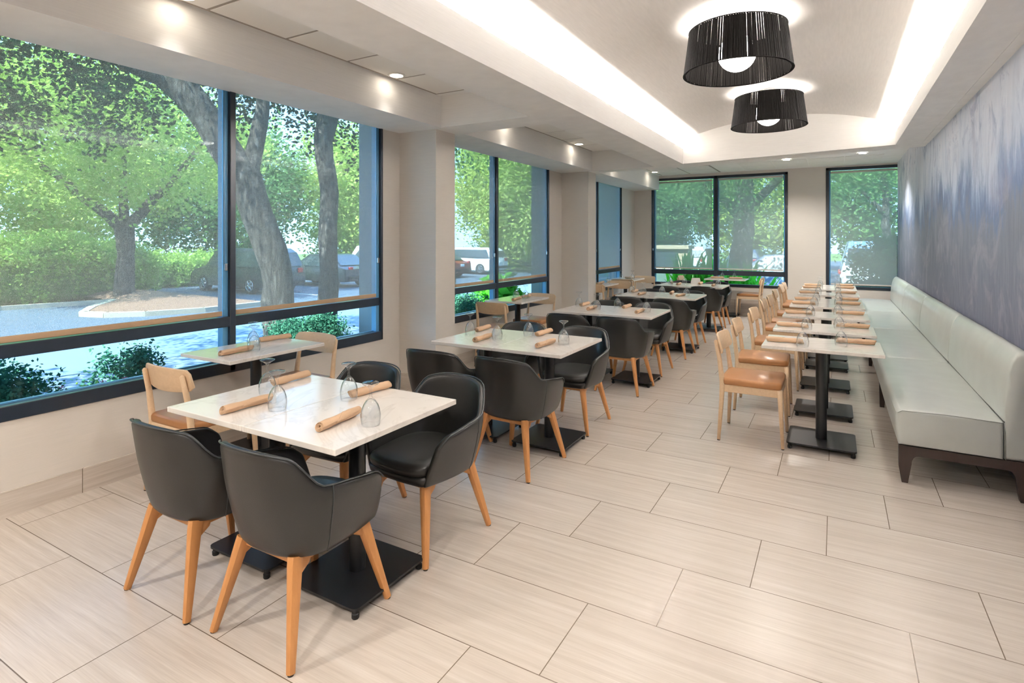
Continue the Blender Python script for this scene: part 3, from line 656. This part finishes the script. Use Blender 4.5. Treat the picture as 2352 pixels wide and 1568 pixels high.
# bench row
RY = (4.86, 5.76, 6.785, 7.83, 8.39, 9.455, 10.48, 11.05); O8 = ('first', 'second', 'third', 'fourth', 'fifth', 'sixth', 'seventh', 'eighth')
CYs = (4.82, 5.71, 6.70, 7.78, 8.36, 9.36, 10.50, 11.02)
for i, y_ in enumerate(RY):
    put(TA, (-.092, y_, 0), PI/2, 'marble table beside the bench, %s from the viewer' % O8[i], 'tables along the bench')
    put(SIDE, (-.56+(.0, -.02, .01, 0, .02, 0, 0, .01)[i], CYs[i], 0), -PI/2+(.0, .02, -.03, .02, 0, .03, -.02, 0)[i], 'ash chair with tan leather seat facing the bench, %s from the viewer' % O8[i], 'pale wooden side chairs')
    j = (R.random()-.5)*.02
    put(GOB, (-.215+j, y_-.21, .7602), R.random()*6, 'clear upturned goblet, chair side of the %s bench table' % O8[i], 'upturned goblets')
    put(GOB, (.03+j, y_-.02+(.0 if i else -.02), .7602), R.random()*6, 'clear upturned goblet, bench side of the %s bench table' % O8[i], 'upturned goblets')
    put(NAP, (-.335, y_-.085, .7602), PI/2+(R.random()-.5)*.1, 'brown rolled napkin, chair side of the %s bench table' % O8[i], 'rolled brown napkins')
    put(NAP, (.135, y_+.12, .7602), -PI/2+(R.random()-.5)*.1, 'brown rolled napkin, bench side of the %s bench table' % O8[i], 'rolled brown napkins')
# banquette
t = thing('banquette_bench', 'long pale grey leather bench with backrest below the mural', 'bench', (0, 0, 0))
YS = (4.36, 6.27, 8.25, 10.25, 12.35)
def prof_loft(pts, ya, yb, ins=.018):
    c = (sum(p[0] for p in pts)/len(pts), sum(p[1] for p in pts)/len(pts)); rg = []
    for y_, k in ((ya, ins*1.6), (ya+.004, ins*.8), (ya+.016, ins*.2), (ya+.035, 0), ((ya+yb)/2, -.004), (yb-.035, 0), (yb-.016, ins*.2), (yb-.004, ins*.8), (yb, ins*1.6)):
        rg.append([(p[0]+(c[0]-p[0])/max(.001, math.hypot(c[0]-p[0], c[1]-p[1]))*k, y_, p[1]+(c[1]-p[1])/max(.001, math.hypot(c[0]-p[0], c[1]-p[1]))*k) for p in pts])
    return B().loft(rg)
seatp = [(.352, .235), (.345, .26), (.336, .34), (.334, .40), (.338, .435), (.348, .452), (.365, .460), (.45, .466), (.60, .468), (.78, .462), (.868, .456), (.872, .45), (.872, .235)]
backp = [(.876, .235), (.872, .456), (.866, .50), (.868, .58), (.876, .68), (.890, .77), (.908, .835), (.930, .872), (.955, .888), (.978, .882), (.992, .862), (.994, .80), (.994, .235)]
for k in range(4):
    ya, yb = YS[k], YS[k+1]
    o = prof_loft(seatp, ya, yb-.001).o('seat_cushion', M['bench_leather'], t, True); autosmooth(o, 50)
    B().tube([(.3395, ya+.012, .437)]+[(.3395, ya+(yb-ya)*q/6, .437) for q in range(1, 6)]+[(.3395, yb-.012, .437)], .0025, 6).o('piping', M['bench_leather'], o, True)
    o = prof_loft(backp, ya, yb-.001).o('back_cushion', M['bench_leather'], t, True); autosmooth(o, 50)
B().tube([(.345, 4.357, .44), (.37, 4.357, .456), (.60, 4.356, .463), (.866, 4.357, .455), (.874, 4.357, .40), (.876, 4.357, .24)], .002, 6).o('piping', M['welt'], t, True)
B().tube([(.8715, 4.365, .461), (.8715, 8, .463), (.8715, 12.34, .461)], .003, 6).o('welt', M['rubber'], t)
def end_frame(y_):
    b_ = B(); n = 24; top = [(.352+.64*i/n, .235) for i in range(n+1)]; bot = []
    for i in range(n+1):
        x_ = .352+.64*i/n; d = min(x_-.352, .992-x_)
        bot.append(.0 if d < .045 else (.0+(.178)*math.sqrt(max(0, 1-((.105-d)/.06)**2)) if d < .105 else .178))
    pts = []
    # outer leg tapers, arch between
    out = [(.352, .235), (.992, .235), (.992, .10), (.975, .0), (.945, 0), (.925, .12)]+[(.925-.035*(1-math.cos(a)), .12+.058*math.sin(a)) for a in [PI/2*k/6 for k in range(1, 7)]]
    out += [(.457-.035*(1-math.cos(a)) , .12+.058*math.sin(a)) for a in []]
    out += [(.419+.035*(1-math.cos(a)), .12+.058*math.sin(a)) for a in [PI/2*(6-k)/6 for k in range(0, 6)]]+[(.419, .12), (.400, 0), (.368, 0), (.352, .10)]
    b_.loft([[(p[0], y_, p[1]) for p in out], [(p[0], y_+.045, p[1]) for p in out]]); return b_
o = end_frame(4.362); o.o('end_frame', M['dark_wood'], t)
B().box((.385, 4.40, .19), (.415, 12.3, .236)).box((.93, 4.40, .19), (.96, 12.3, .236)).o('base_rail', M['dark_wood'], t)
for y_ in YS[1:]:
    for xa, xb in ((.352, .405), (.935, .985)):
        B().add([(xa, y_-.05, .236), (xb, y_-.05, .236), (xb, y_+.0, .236), (xa, y_+.0, .236), (xa+.006, y_-.045, 0), (xb-.012, y_-.045, 0), (xb-.012, y_-.01, 0), (xa+.006, y_-.01, 0)], [(0, 1, 2, 3), (4, 7, 6, 5), (0, 4, 5, 1), (1, 5, 6, 2), (2, 6, 7, 3), (3, 7, 4, 0)]).o('leg', M['dark_wood'], t)

# ------------------------------------------------------------------ outdoors
struct('ground', B().box((-70, -40, -.80), (70, 100, -.53)), M['grass'], label='lawn around the building')
GZ, GK = -.50, 1.30          # the drive lies half a metre below the floor
def far_(pts): return [(p[0]*GK, p[1]*GK) for p in pts]
rd = far_([(-16.2, -24), (-7.75, -24), (-7.75, 3.2), (-7.6, 50), (-12.4, 50), (-12.4, 9.2), (-12.4, 7.0), (-13.6, 5.7), (-15.6, 7.3), (-16.2, 5.3)])
struct('road', B().add([(p[0], p[1], GZ) for p in rd], [tuple(range(10))]), M['asphalt'], label='pale asphalt drive')
struct('pavement', B().box((-22*GK, 9.3*GK, GZ-.04), (-12.3*GK, 50*GK, GZ+.005)), M['asphalt'], label='asphalt parking bays')
struct('road', B().box((-6, 19.5, GZ-.04), (44, 64, GZ)), M['asphalt'], label='car park beyond the end wall')
def kerb(pts, lab, w_=.14):
    b_ = B(); up, dn = Vector((0, 0, GZ+.13)), Vector((0, 0, GZ-.02))
    for p, q in zip(pts, pts[1:]):
        d = Vector((q[0]-p[0], q[1]-p[1], 0)).normalized(); nrm = Vector((-d.y, d.x, 0))*w_/2; P0, P1 = Vector((*p, 0))-d*.02, Vector((*q, 0))+d*.02
        b_.loft([[P0-nrm+dn, P0+nrm+dn, P0+nrm+up, P0-nrm+up], [P1-nrm+dn, P1+nrm+dn, P1+nrm+up, P1-nrm+up]])
    return struct('kerb', b_, M['concrete'], label=lab)
kerb(far_([(-16.4, -20), (-16.2, 5.3), (-15.7, 7.35)]), 'kerb along the far hedge')
isl = far_([(-15.6, 7.3), (-14.4, 6.3), (-13.5, 5.75), (-12.9, 5.9), (-12.4, 6.4), (-12.0, 7.4), (-12.0, 9.0)])
kerb(isl, 'rounded kerb of the planted island', .2)
o = B().add([(p[0], p[1], GZ+.10) for p in isl]+[(-26, 12.0, GZ+.15), (-26, 9.6, GZ+.15)]+[(-18.8, 10.4, GZ+.34)], [(i, (i+1) % 9, 9) for i in range(9)]).o('mulch_bed', M['mulch'], None, True); tag(o, 'brown mulch on the planted island by the drive', 'mulch', kind='stuff')
o = B().box((-9.85, -10, GZ-.02), (-4.15, 12.6, GZ+.04)).o('gravel_bed', M['gravel'], None); tag(o, 'grey gravel strip below the windows', 'gravel', kind='stuff')
struct('foundation', B().box((XL-.14, YF, GZ), (XL-.121, YB, 0)).box((XL, YB+.10, GZ), (XR+.6, YB+.12, 0)), M['pilaster'], label='grey base wall under the windows')
for i, (xa, ya, xb, yb) in enumerate(((-17.5, 11.3, -12.2, 11.3), (-17.5, 14.4, -12.2, 14.4))):
    struct('road_marking', B().box((xa*GK, ya*GK-.05, GZ+.006), (xb*GK, yb*GK+.05, GZ+.012)), M['white_paint'], label='white bay line on the asphalt, %s' % ('nearer', 'farther')[i])
for i, y_ in enumerate((.83, 4.90, 9.14)):
    struct('pilaster', B().box((XL-.75, y_-.13, GZ), (XL-.12, y_+.42, 3.5)), M['pilaster'], label='grey exterior pilaster, %s along the window wall' % nm[i])
struct('pilaster', B().box((-4.75, 12.2, GZ), (-4.12, 12.9, 3.5)), M['pilaster'], label='grey exterior pilaster at the building corner')

import numpy as np
def leafcloud(name, mat, centers, per, spread, size, parent=None, seed=1, flat=1.0, z0=None):
    g = np.random.default_rng(seed); C_ = np.array([c for c, _ in centers], float); S_ = np.array([q for _, q in centers], float)
    C_ = np.repeat(C_, per, 0); S_ = np.repeat(S_, per)[:, None]; n = len(C_)
    p = C_+g.normal(size=(n, 3))*spread*S_*np.array([1, 1, flat])
    if z0 is not None: p[:, 2] = np.maximum(p[:, 2], z0+g.random(n)*.05)
    a = g.normal(size=(n, 3))*np.array([1, 1, .6]); a /= np.linalg.norm(a, axis=1)[:, None]
    b_ = np.cross(a, g.normal(size=(n, 3))); b_ /= np.linalg.norm(b_, axis=1)[:, None]
    L_ = size*(.6+.8*g.random(n))[:, None]
    v = np.stack([p-a*L_*.5, p+b_*L_*.28, p+a*L_*.5, p-b_*L_*.28], 1).reshape(-1, 3)
    me = bpy.data.meshes.new(name); me.vertices.add(4*n); me.vertices.foreach_set('co', v.ravel()); me.loops.add(4*n); me.loops.foreach_set('vertex_index', np.arange(4*n))
    me.polygons.add(n); me.polygons.foreach_set('loop_start', np.arange(n)*4); me.polygons.foreach_set('loop_total', np.full(n, 4)); me.update(calc_edges=True)
    me.materials.append(mat); o = bpy.data.objects.new(name, me); COL.objects.link(o); o.parent = parent; return o
def ell(c, rad, n, seed, shell=.35):
    r = random.Random(seed); out = []
    while len(out) < n:
        p = Vector((r.uniform(-1, 1), r.uniform(-1, 1), r.uniform(-1, 1)))
        if p.length > 1 or p.length < shell: continue
        out.append(((c[0]+p.x*rad[0], c[1]+p.y*rad[1], c[2]+p.z*rad[2]), .7+.6*r.random()))
    return out
def tree(label, base, trunk, branches, crown, mat, leaf, group='trees outside the windows'):
    t = thing('tree', label, 'tree', (0, 0, 0), group=group)
    b_ = B(); r = random.Random(hash(base) % 1000)
    def wob(pts, rad, n=14):
        rings = []; P_ = []; Rr = []
        for i in range(len(pts)-1):
            for k in range(6): q = k/6; P_.append(Vector(pts[i]).lerp(Vector(pts[i+1]), q)); Rr.append(rad[i]+(rad[i+1]-rad[i])*q)
        P_.append(Vector(pts[-1])); Rr.append(rad[-1])
        P_ = [p+Vector((noise.noise(p*.9), noise.noise(p*.9+Vector((9, 0, 0))), 0))*.12 for p in P_]
        b_.tube(P_, [q*(1+.12*noise.noise(Vector((i*.7, 0, 3)))) for i, q in enumerate(Rr)], n)
    wob([(p[0], p[1], p[2]) for p in trunk], [p[3] for p in trunk])
    for br in branches: wob([(p[0], p[1], p[2]) for p in br], [p[3] for p in br], 9)
    tr = b_.o('trunk', M['bark'], t, True)
    leafcloud('crown', mat, crown, leaf[0], leaf[1], leaf[2], t, seed=int(abs(base[0]*7+base[1]*13)))
    return t
# the two rough trunks in the strip
tree('rough-barked tree outside the first window, its trunk leaning towards the mullion', (-7.0, 5.5), [(-6.85, 5.5, GZ, .26), (-6.95, 5.45, .9, .21), (-7.25, 5.15, 2.4, .21), (-7.9, 4.6, 3.6, .20), (-8.9, 3.6, 4.9, .15), (-10.5, 2.2, 6.4, .08)],
     [[(-7.25, 5.15, 2.3, .14), (-7.2, 5.3, 3.4, .10), (-7.4, 5.6, 5.2, .05)], [(-8.0, 4.5, 3.7, .10), (-8.4, 3.0, 4.2, .06), (-8.8, 1.2, 4.0, .03)], [(-8.6, 3.9, 4.5, .09), (-9.6, 2.6, 4.3, .05), (-10.6, 1.6, 3.7, .025)]],
     ell((-9.8, 4.4, 4.9), (3.2, 2.9, 1.9), 210, 5, 0)+ell((-7.2, 5.6, 4.9), (1.8, 1.8, 1.2), 34, 8), M['leaf_dark'], (95, .19, .09))
tree('rough-barked upright tree outside the first window, farther of the two trunks', (-7.2, 6.6), [(-7.35, 6.55, GZ, .20), (-7.3, 6.6, 1.0, .15), (-7.35, 6.65, 2.6, .15), (-7.5, 6.8, 4.5, .15), (-7.6, 7.0, 6.5, .08)],
     [[(-7.4, 6.7, 3.0, .08), (-8.2, 7.6, 4.0, .04)], [(-7.5, 6.8, 3.6, .08), (-7.0, 8.2, 4.6, .04)]],
     ell((-8.0, 8.0, 4.9), (2.3, 2.6, 1.8), 130, 9), M['leaf_dark'], (95, .20, .09))
tree('rough-barked tree outside the second window', (-6.9, 9.0), [(-6.6, 8.9, GZ, .20), (-6.6, 8.95, 1.5, .17), (-6.7, 9.0, 4.0, .15), (-6.9, 9.2, 6.0, .08)],
     [[(-6.7, 9, 3, .08), (-7.4, 10, 4.2, .04)]], ell((-7.4, 10.6, 4.8), (2.2, 3.2, 1.5), 45, 19), M['leaf_mid'], (110, .30, .10))
tree('forked tree at the tip of the planted island', (-20.8, 10.1), [(-20.8, 10.1, GZ, .33), (-20.8, 10.1, 1.0, .25), (-20.8, 10.1, 2.0, .30)],
     [[(-20.8, 10.1, 1.9, .2), (-21.3, 8.6, 3.4, .13), (-22.2, 6.8, 4.9, .06)], [(-20.8, 10.1, 1.9, .2), (-20.4, 11.2, 3.4, .14), (-20, 12.6, 5.4, .06)], [(-20.8, 10.1, 1.9, .16), (-20.9, 10.0, 5.2, .08)]],
     ell((-20.8, 9.6, 5.0), (3.8, 5.6, 2.5), 280, 21), M['leaf_light'], (110, .34, .15))
far = [((-31, -4), 'mid'), ((-30, 4), 'light'), ((-33, 12), 'light'), ((-31, 20), 'mid'), ((-28, 27.5), 'light'), ((-33, 35), 'mid'), ((-22, 38), 'light'), ((-24, 46), 'mid'), ((-13, 40), 'mid'), ((-38, 0), 'light'), ((-17.5, 33), 'light')]
for k, ((x_, y_), m_) in enumerate(far):
    h = 7.6+random.Random(k).random()*2.5
    tree(('tall %s tree in the belt beyond the drive, %s from the near end' % ({'mid': 'mid green', 'light': 'yellow-green'}[m_], ('first', 'second', 'third', 'fourth', 'fifth', 'sixth', 'seventh', 'eighth', 'ninth', 'tenth', 'eleventh')[k])), (x_, y_),
         [(x_, y_, GZ, .3), (x_+.1, y_, 2.2, .22), (x_, y_, h, .12)], [[(x_, y_, 2.4, .12), (x_+1, y_-1.5, h-1, .05)], [(x_, y_, 2.6, .12), (x_-.5, y_+1.8, h-1, .05)]],
         ell((x_, y_, h*.56), (4.3, 4.6, h*.56), 230, 30+k), M['leaf_'+m_], (130, .50, .23))
tree('big dark tree beyond the wide end window', (-2.4, 18.6), [(-2.5, 18.6, GZ, .42), (-2.5, 18.6, 1.5, .30), (-2.45, 18.6, 2.6, .30), (-2.4, 18.6, 4.5, .2)],
     [[(-2.5, 18.6, 2.2, .16), (-4, 18.2, 3.8, .08)], [(-2.45, 18.6, 2.4, .16), (-.8, 18.8, 4.0, .08)]], ell((-2.6, 17.6, 4.5), (5.0, 2.8, 2.2), 190, 61), M['leaf_mid'], (130, .30, .10))
tree('small dark tree seen through the narrow end window', (1.5, 24), [(1.6, 24, GZ, .16), (1.6, 24, 2.6, .12), (1.5, 24, 4.5, .08)],
     [[(1.6, 24, 2.4, .08), (.4, 23.6, 3.8, .04)]], ell((1.3, 24, 4.9), (2.6, 2.2, 1.9), 90, 71), M['leaf_mid'], (150, .32, .12))
for k, (x_, y_) in enumerate(((-12, 44), (-5, 46), (3, 44), (10, 45), (17, 42))):
    tree('hazy tree beyond the car park, %s from the drive' % ('first', 'second', 'third', 'fourth', 'fifth')[k], (x_, y_), [(x_, y_, GZ, .3), (x_, y_, 5, .15)], [[(x_, y_, 2.5, .12), (x_+1.5, y_, 5, .05)]],
         ell((x_, y_, 4.4), (4.6, 3.6, 4.2), 190, 80+k), M['leaf_light' if k % 2 else 'leaf_mid'], (110, .6, .28))
tree('unseen tree added to shade the drive, in the strip before the first window', (-8.2, -1.6), [(-8.2, -1.6, GZ, .24), (-8.2, -1.6, 2.5, .2), (-8.0, -1.4, 5.0, .1)], [[(-8.2, -1.6, 2.4, .1), (-9.2, -.6, 4.0, .05)]],
     ell((-8.4, -1.8, 4.9), (2.8, 3.2, 1.7), 150, 41, 0), M['leaf_dark'], (60, .24, .14))  # whole tree stands out of view, added to shade the drive
# hedges and shrubs
def shrub(name, label, cat, c, rad, n, per, size, mat, seed, spread=.12, stems=5):
    t = thing(name, label, cat, (0, 0, 0)); cl = []; r = random.Random(seed)
    for k in range(n):
        a = r.random()*2*PI; u = r.random()**.5; h = r.random(); q = math.sqrt(max(0, 1-(h*.97)**5))
        cl.append(((c[0]+math.cos(a)*u*rad[0]*q, c[1]+math.sin(a)*u*rad[1]*q, c[2]+h*rad[2]), 1))
    leafcloud('foliage', mat, cl, per, spread, size, t, seed, z0=c[2]-.02)
    s_ = B()
    for k in range(stems):
        a = 2*PI*k/stems; s_.tube([(c[0], c[1], c[2]-.05), (c[0]+math.cos(a)*rad[0]*.4, c[1]+math.sin(a)*rad[1]*.4, c[2]+rad[2]*.7)], [.02, .008], 6)
    s_.o('stem', M['bark'], t); return t
def hedge(label, c, half, h, n, per, size, seed):
    t = thing('hedge', label, 'hedge', (0, 0, 0)); r = random.Random(seed); cl = []
    for k in range(n):
        x_, y_ = r.uniform(-1, 1), r.uniform(-1, 1); z_ = GZ+(h-GZ)*(1-.30*abs(x_)**3-.28*abs(y_)**4)*r.random()**.45
        cl.append(((c[0]+x_*half[0], c[1]+y_*half[1], z_), 1))
    leafcloud('foliage', M['leaf_hedge'], cl, per, .16, size, t, seed, z0=GZ+.02)
    B().box((c[0]-half[0]*.8, c[1]-half[1]*.92, GZ), (c[0]+half[0]*.8, c[1]+half[1]*.92, GZ+(h-GZ)*.8), .3, 3).o('branches', M['leaf_mid'], t); return t
hedge('long clipped hedge along the far kerb of the drive', (-23.4, 7.7), (1.4, 4.3), 1.65, 900, 60, .12, 3)
hedge('low hedge running behind the forked tree', (-25.6, 15.0), (1.0, 2.9), .9, 330, 50, .12, 4)
shrub('shrub', 'broad blue-green yew bush below the first window, nearest the viewer', 'shrub', (-4.78, 1.38, GZ), (.50, .56, 1.17), 306, 142, .030, M['leaf_yew'], 11, .055, 7)
shrub('shrub', 'thin feathery bush below the first window, beside pink flowers', 'shrub', (-4.80, 2.34, GZ), (.36, .27, 1.15), 134, 95, .030, M['leaf_yew'], 12, .05, 9)
shrub('shrub', 'dense yew bush between the trunks and the grey pilaster', 'shrub', (-5.15, 4.62-.25, GZ), (.55, .55, 1.13), 342, 142, .030, M['leaf_yew'], 13, .06)
shrub('shrub', 'clipped yew bush below the second window', 'shrub', (-5.0, 7.0, GZ), (.5, 1.1, 1.13), 432, 133, .030, M['leaf_yew'], 14, .06)
shrub('shrub', 'tall leafy plant below the second window by the pilaster', 'shrub', (-4.95, 8.15, GZ), (.35, .4, 1.30), 90, 30, .20, M['leaf_strap'], 15, .10)
shrub('shrub', 'dark juniper bush beyond the narrow end window', 'shrub', (1.35, 16.5, GZ), (1.1, .9, 2.0), 300, 70, .09, M['leaf_dark'], 16, .10)
shrub('flower_clump', 'pink and white flowers low beside the first window', 'flowers', (-4.62, 1.98, GZ), (.20, .17, .95), 44, 26, .045, M['leaf_light'], 17, .05)
fl = B(); r = random.Random(5)
for k in range(26):
    p = (-4.55+r.gauss(0, .09), 1.98+r.gauss(0, .11), .42+r.random()*.12)
    for q in range(5):
        a = q*2*PI/5; fl.add([p, (p[0]+.016*math.cos(a-.4), p[1]+.016*math.sin(a-.4), p[2]+.008), (p[0]+.024*math.cos(a), p[1]+.024*math.sin(a), p[2]+.010), (p[0]+.016*math.cos(a+.4), p[1]+.016*math.sin(a+.4), p[2]+.008)], [(0, 1, 2, 3)])
fl.o('blossom', M['petal'], bpy.data.objects['flower_clump'])
def straps(label, c, n, h, seed, spread=.25, wd=.05, mat=None, name='strap_leaf_plant'):
    r = random.Random(seed); v = []; f = []
    for k in range(n):
        a = r.random()*2*PI; b0 = Vector((c[0]+r.gauss(0, spread*.4), c[1]+r.gauss(0, spread*.4), c[2])); out = spread*(.4+r.random()*1.3); H = h*(.6+.5*r.random()); w_ = wd*(.7+.6*r.random())
        d = Vector((math.cos(a), math.sin(a), 0)); s_ = Vector((-d.y, d.x, 0))
        for i in range(7):
            q = i/6; p = b0+d*out*q**1.6+Vector((0, 0, H*(q-.28*q**3))); ww = w_*math.sin(PI*(.12+.86*q))*.5; k0 = len(v); v += [p-s_*ww, p+s_*ww]
            if i: f.append((k0-2, k0-1, k0+1, k0))
    o = mesh_obj(name, v, f, mat or M['leaf_strap'], None, True); tag(o, label, 'plant', 'strap-leaved plants outside'); return o
straps('bright grassy tuft below the first window near its mullion', (-4.75, 3.05, GZ), 240, 1.05, 1, .24, .014, None, 'grass_tuft')
for k, x_ in enumerate((-3.15, -2.75, -2.35, -1.95, -1.55)):
    straps('green strap-leaved plant outside the wide end window, %s from the side wall' % ('first', 'second', 'third', 'fourth', 'fifth')[k], (x_, 14.0+.2*(k % 2), GZ), 75, (2.35, 2.25, 1.95, 2.05, 1.6)[k], 40+k, .42, .10)
t = struct('exterior_wall', B().box((-6.0, 16.0, GZ), (-3.55, 16.6, 1.36)).box((-6.0, 15.9, 1.30), (-3.5, 16.65, 1.40)), M['tan_wall'], label='low tan screen wall beyond the wide end window')
B().box((-5.6, 15.98, .80), (-3.8, 16.0, 1.22)).o('panel', M['car_glass'], t)
# cars
def car(label, loc, rz, paint_, L_=4.6, w_=1.82, h=1.72, kind='suv'):
    t = thing('car', label, 'car', loc, rz); hb = .98 if kind == 'suv' else .86
    if kind == 'suv': P_ = [(-L_/2, .38), (-L_/2-.02, .62), (-L_/2+.03, hb), (-L_/2+.22, h-.16), (-L_/2+.50, h), (L_*.10, h), (L_*.22, h-.10), (L_*.30, hb+.04), (L_*.44, hb-.10), (L_/2-.02, hb-.30), (L_/2, .40), (L_/2-.1, .26), (-L_/2+.1, .26)]
    elif kind == 'van': P_ = [(-L_/2, .38), (-L_/2, .9), (-L_/2+.06, h-.08), (-L_/2+.2, h), (L_*.20, h), (L_*.32, h-.25), (L_*.42, 1.08), (L_/2-.04, .95), (L_/2, .5), (L_/2-.1, .26), (-L_/2+.1, .26)]
    else: P_ = [(-L_/2, .40), (-L_/2+.02, .80), (-L_/2+.5, hb+.06), (-L_/2+1.1, h-.04), (-L_/2+1.6, h), (L_*.05, h-.03), (L_*.22, hb+.04), (L_*.40, hb-.08), (L_/2-.02, .62), (L_/2, .40), (L_/2-.1, .26), (-L_/2+.1, .26)]
    def inset(z): return 0 if z < hb else .26*(z-hb)/(h-hb)
    rings = []
    for q, k in ((-1, .05), (-.94, 0), (.94, 0), (1, .05)):
        rings.append([(p[0]*(1-k*.25), q*(w_/2-inset(p[1])), p[1]-(k if p[1] > hb else 0)) for p in P_])
    autosmooth(B().loft(rings).o('body', paint_, t), 40)
    for s_ in (-1, 1):
        g_ = []; zb_, zt_ = hb+.05, h-.12
        if kind == 'sedan': q4 = [(-L_*.34, zb_), (-L_*.22, zt_), (L_*.04, zt_), (L_*.16, zb_)]
        elif kind == 'van': q4 = [(L_*.02, 1.12), (L_*.02, zt_), (L_*.24, zt_), (L_*.36, 1.12)]
        else: q4 = [(-L_*.44, zb_), (-L_*.38, zt_), (L_*.14, zt_), (L_*.25, zb_)]
        B().add([(p[0], s_*(w_/2-inset(p[1])+.006), p[1]) for p in q4]+[(p[0], s_*(w_/2-inset(p[1])-.03), p[1]) for p in q4], [(0, 1, 2, 3), (4, 5, 6, 7), (0, 4, 5, 1), (2, 6, 7, 3), (1, 5, 6, 2), (3, 7, 4, 0)]).o('window_glass', M['car_glass'], t)
    # windscreen and rear screen
    fx0, fx1 = {'suv': (L_*.22, L_*.30), 'van': (L_*.32, L_*.42), 'sedan': (L_*.05, L_*.22)}[kind]; z1, z0_ = {'suv': (h-.12, hb+.05), 'van': (h-.27, 1.10), 'sedan': (h-.06, hb+.06)}[kind]
    B().add([(fx0+.03, -w_*.36, z1), (fx0+.03, w_*.36, z1), (fx1+.02, w_*.43, z0_), (fx1+.02, -w_*.43, z0_)], [(0, 1, 2, 3)]).o('windscreen', M['car_glass'], t)
    rx0, rx1 = {'suv': (-L_/2+.20, -L_/2+.03), 'van': (-L_/2+.04, -L_/2+.01), 'sedan': (-L_/2+1.05, -L_/2+.52)}[kind]; z1, z0_ = {'suv': (h-.2, hb+.06), 'van': (h-.3, 1.1), 'sedan': (h-.08, hb+.10)}[kind]
    B().add([(rx0-.03, -w_*.36, z1), (rx0-.03, w_*.36, z1), (rx1-.03, w_*.42, z0_), (rx1-.03, -w_*.42, z0_)], [(0, 1, 2, 3)]).o('rear_screen', M['car_glass'], t)
    for s_ in (-1, 1):
        B().box((-L_/2-.03, s_*w_*.36-.11, .78), (-L_/2+.06, s_*w_*.36+.11, .96 if kind != 'sedan' else .9), .02, 2).o('tail_light', M['lamp_red'], t)
        B().box((L_/2-.12, s_*w_*.34-.14, .62), (L_/2+.005, s_*w_*.34+.14, .76), .02, 2).o('headlight', M['alloy'], t)
    B().box((-L_/2-.035, -.16, .62), (-L_/2+.0, .16, .76), .01, 1).o('number_plate', M['white_paint'], t)
    B().box((-L_/2-.06, -w_*.45, .36), (-L_/2+.1, w_*.45, .50), .03, 2).box((L_/2-.1, -w_*.45, .30), (L_/2+.05, w_*.45, .46), .03, 2).o('bumper', M['tyre'], t)
    for sx_ in (-1, 1):
        for s_ in (-1, 1):
            wc = (sx_*L_*.31, s_*(w_/2-.10), .33); ty = B(); ring = []
            rg = [[(wc[0]+r_*math.cos(2*PI*k/24), wc[1]+dy, wc[2]+r_*math.sin(2*PI*k/24)) for k in range(24)] for r_, dy in ((.20, -.105), (.31, -.11), (.33, -.08), (.33, .08), (.31, .11), (.20, .105))]
            ty.loft(rg); to = ty.o('wheel', M['tyre'], t, True); al = B()
            for k in range(6):
                a = 2*PI*k/6; al.tube([(wc[0], wc[1]+s_*.112, wc[2]), (wc[0]+.2*math.cos(a), wc[1]+s_*.108, wc[2]+.2*math.sin(a))], [.035, .022], 6)
            al.tube([(wc[0]+.205*math.cos(2*PI*k/24), wc[1]+s_*.108, wc[2]+.205*math.sin(2*PI*k/24)) for k in range(25)], .016, 6); al.o('wheel_rim', M['alloy'], to, True)
    return t
car('dark blue sport utility car parked past the mulch island', (-20.6, 14.5, GZ), PI, M['car_black'], 4.7, 1.85, 1.72)
car('dark sedan parked beside the dark blue utility car', (-20.3, 18.2, GZ), PI, M['car_black'], 4.7, 1.8, 1.45, 'sedan')
car('white utility car parked farthest along the drive', (-19.9, 21.6, GZ), PI, M['car_white'], 4.9, 1.95, 1.85)
car('red car glimpsed through the second side window', (-19.8, 25.2, GZ), PI, M['car_red'], 4.6, 1.8, 1.45, 'sedan')
car('silver-white car glimpsed through the second side window', (-19.8, 29.2, GZ), PI, M['car_white'], 4.6, 1.8, 1.6)
car('dark car outside the wide end window, alloy wheel showing', (-2.2, 24.9, GZ), PI, M['car_blue'], 4.7, 1.85, 1.5, 'sedan')
car('white van outside the narrow end window', (1.15, 27.0, GZ), PI/2+PI, M['car_white'], 5.0, 1.95, 2.0, 'van')
car('grey car left of the white van', (-1.1, 28.5, GZ), PI/2, M['car_blue'], 4.6, 1.8, 1.5)
for k, (x_, m_) in enumerate(((-7.5, 'car_white'), (-4.6, 'car_blue'), (-1.8, 'car_white'), (1.4, 'car_black'), (4.4, 'car_white'))):
    car('distant %s car in the row beyond the car park, %s from the drive' % ({'car_white': 'white', 'car_blue': 'grey', 'car_black': 'black'}[m_], ('first', 'second', 'third', 'fourth', 'fifth')[k]), (x_, 37, GZ), PI/2, M[m_], 4.6, 1.8, 1.5 if k % 2 else 1.65)
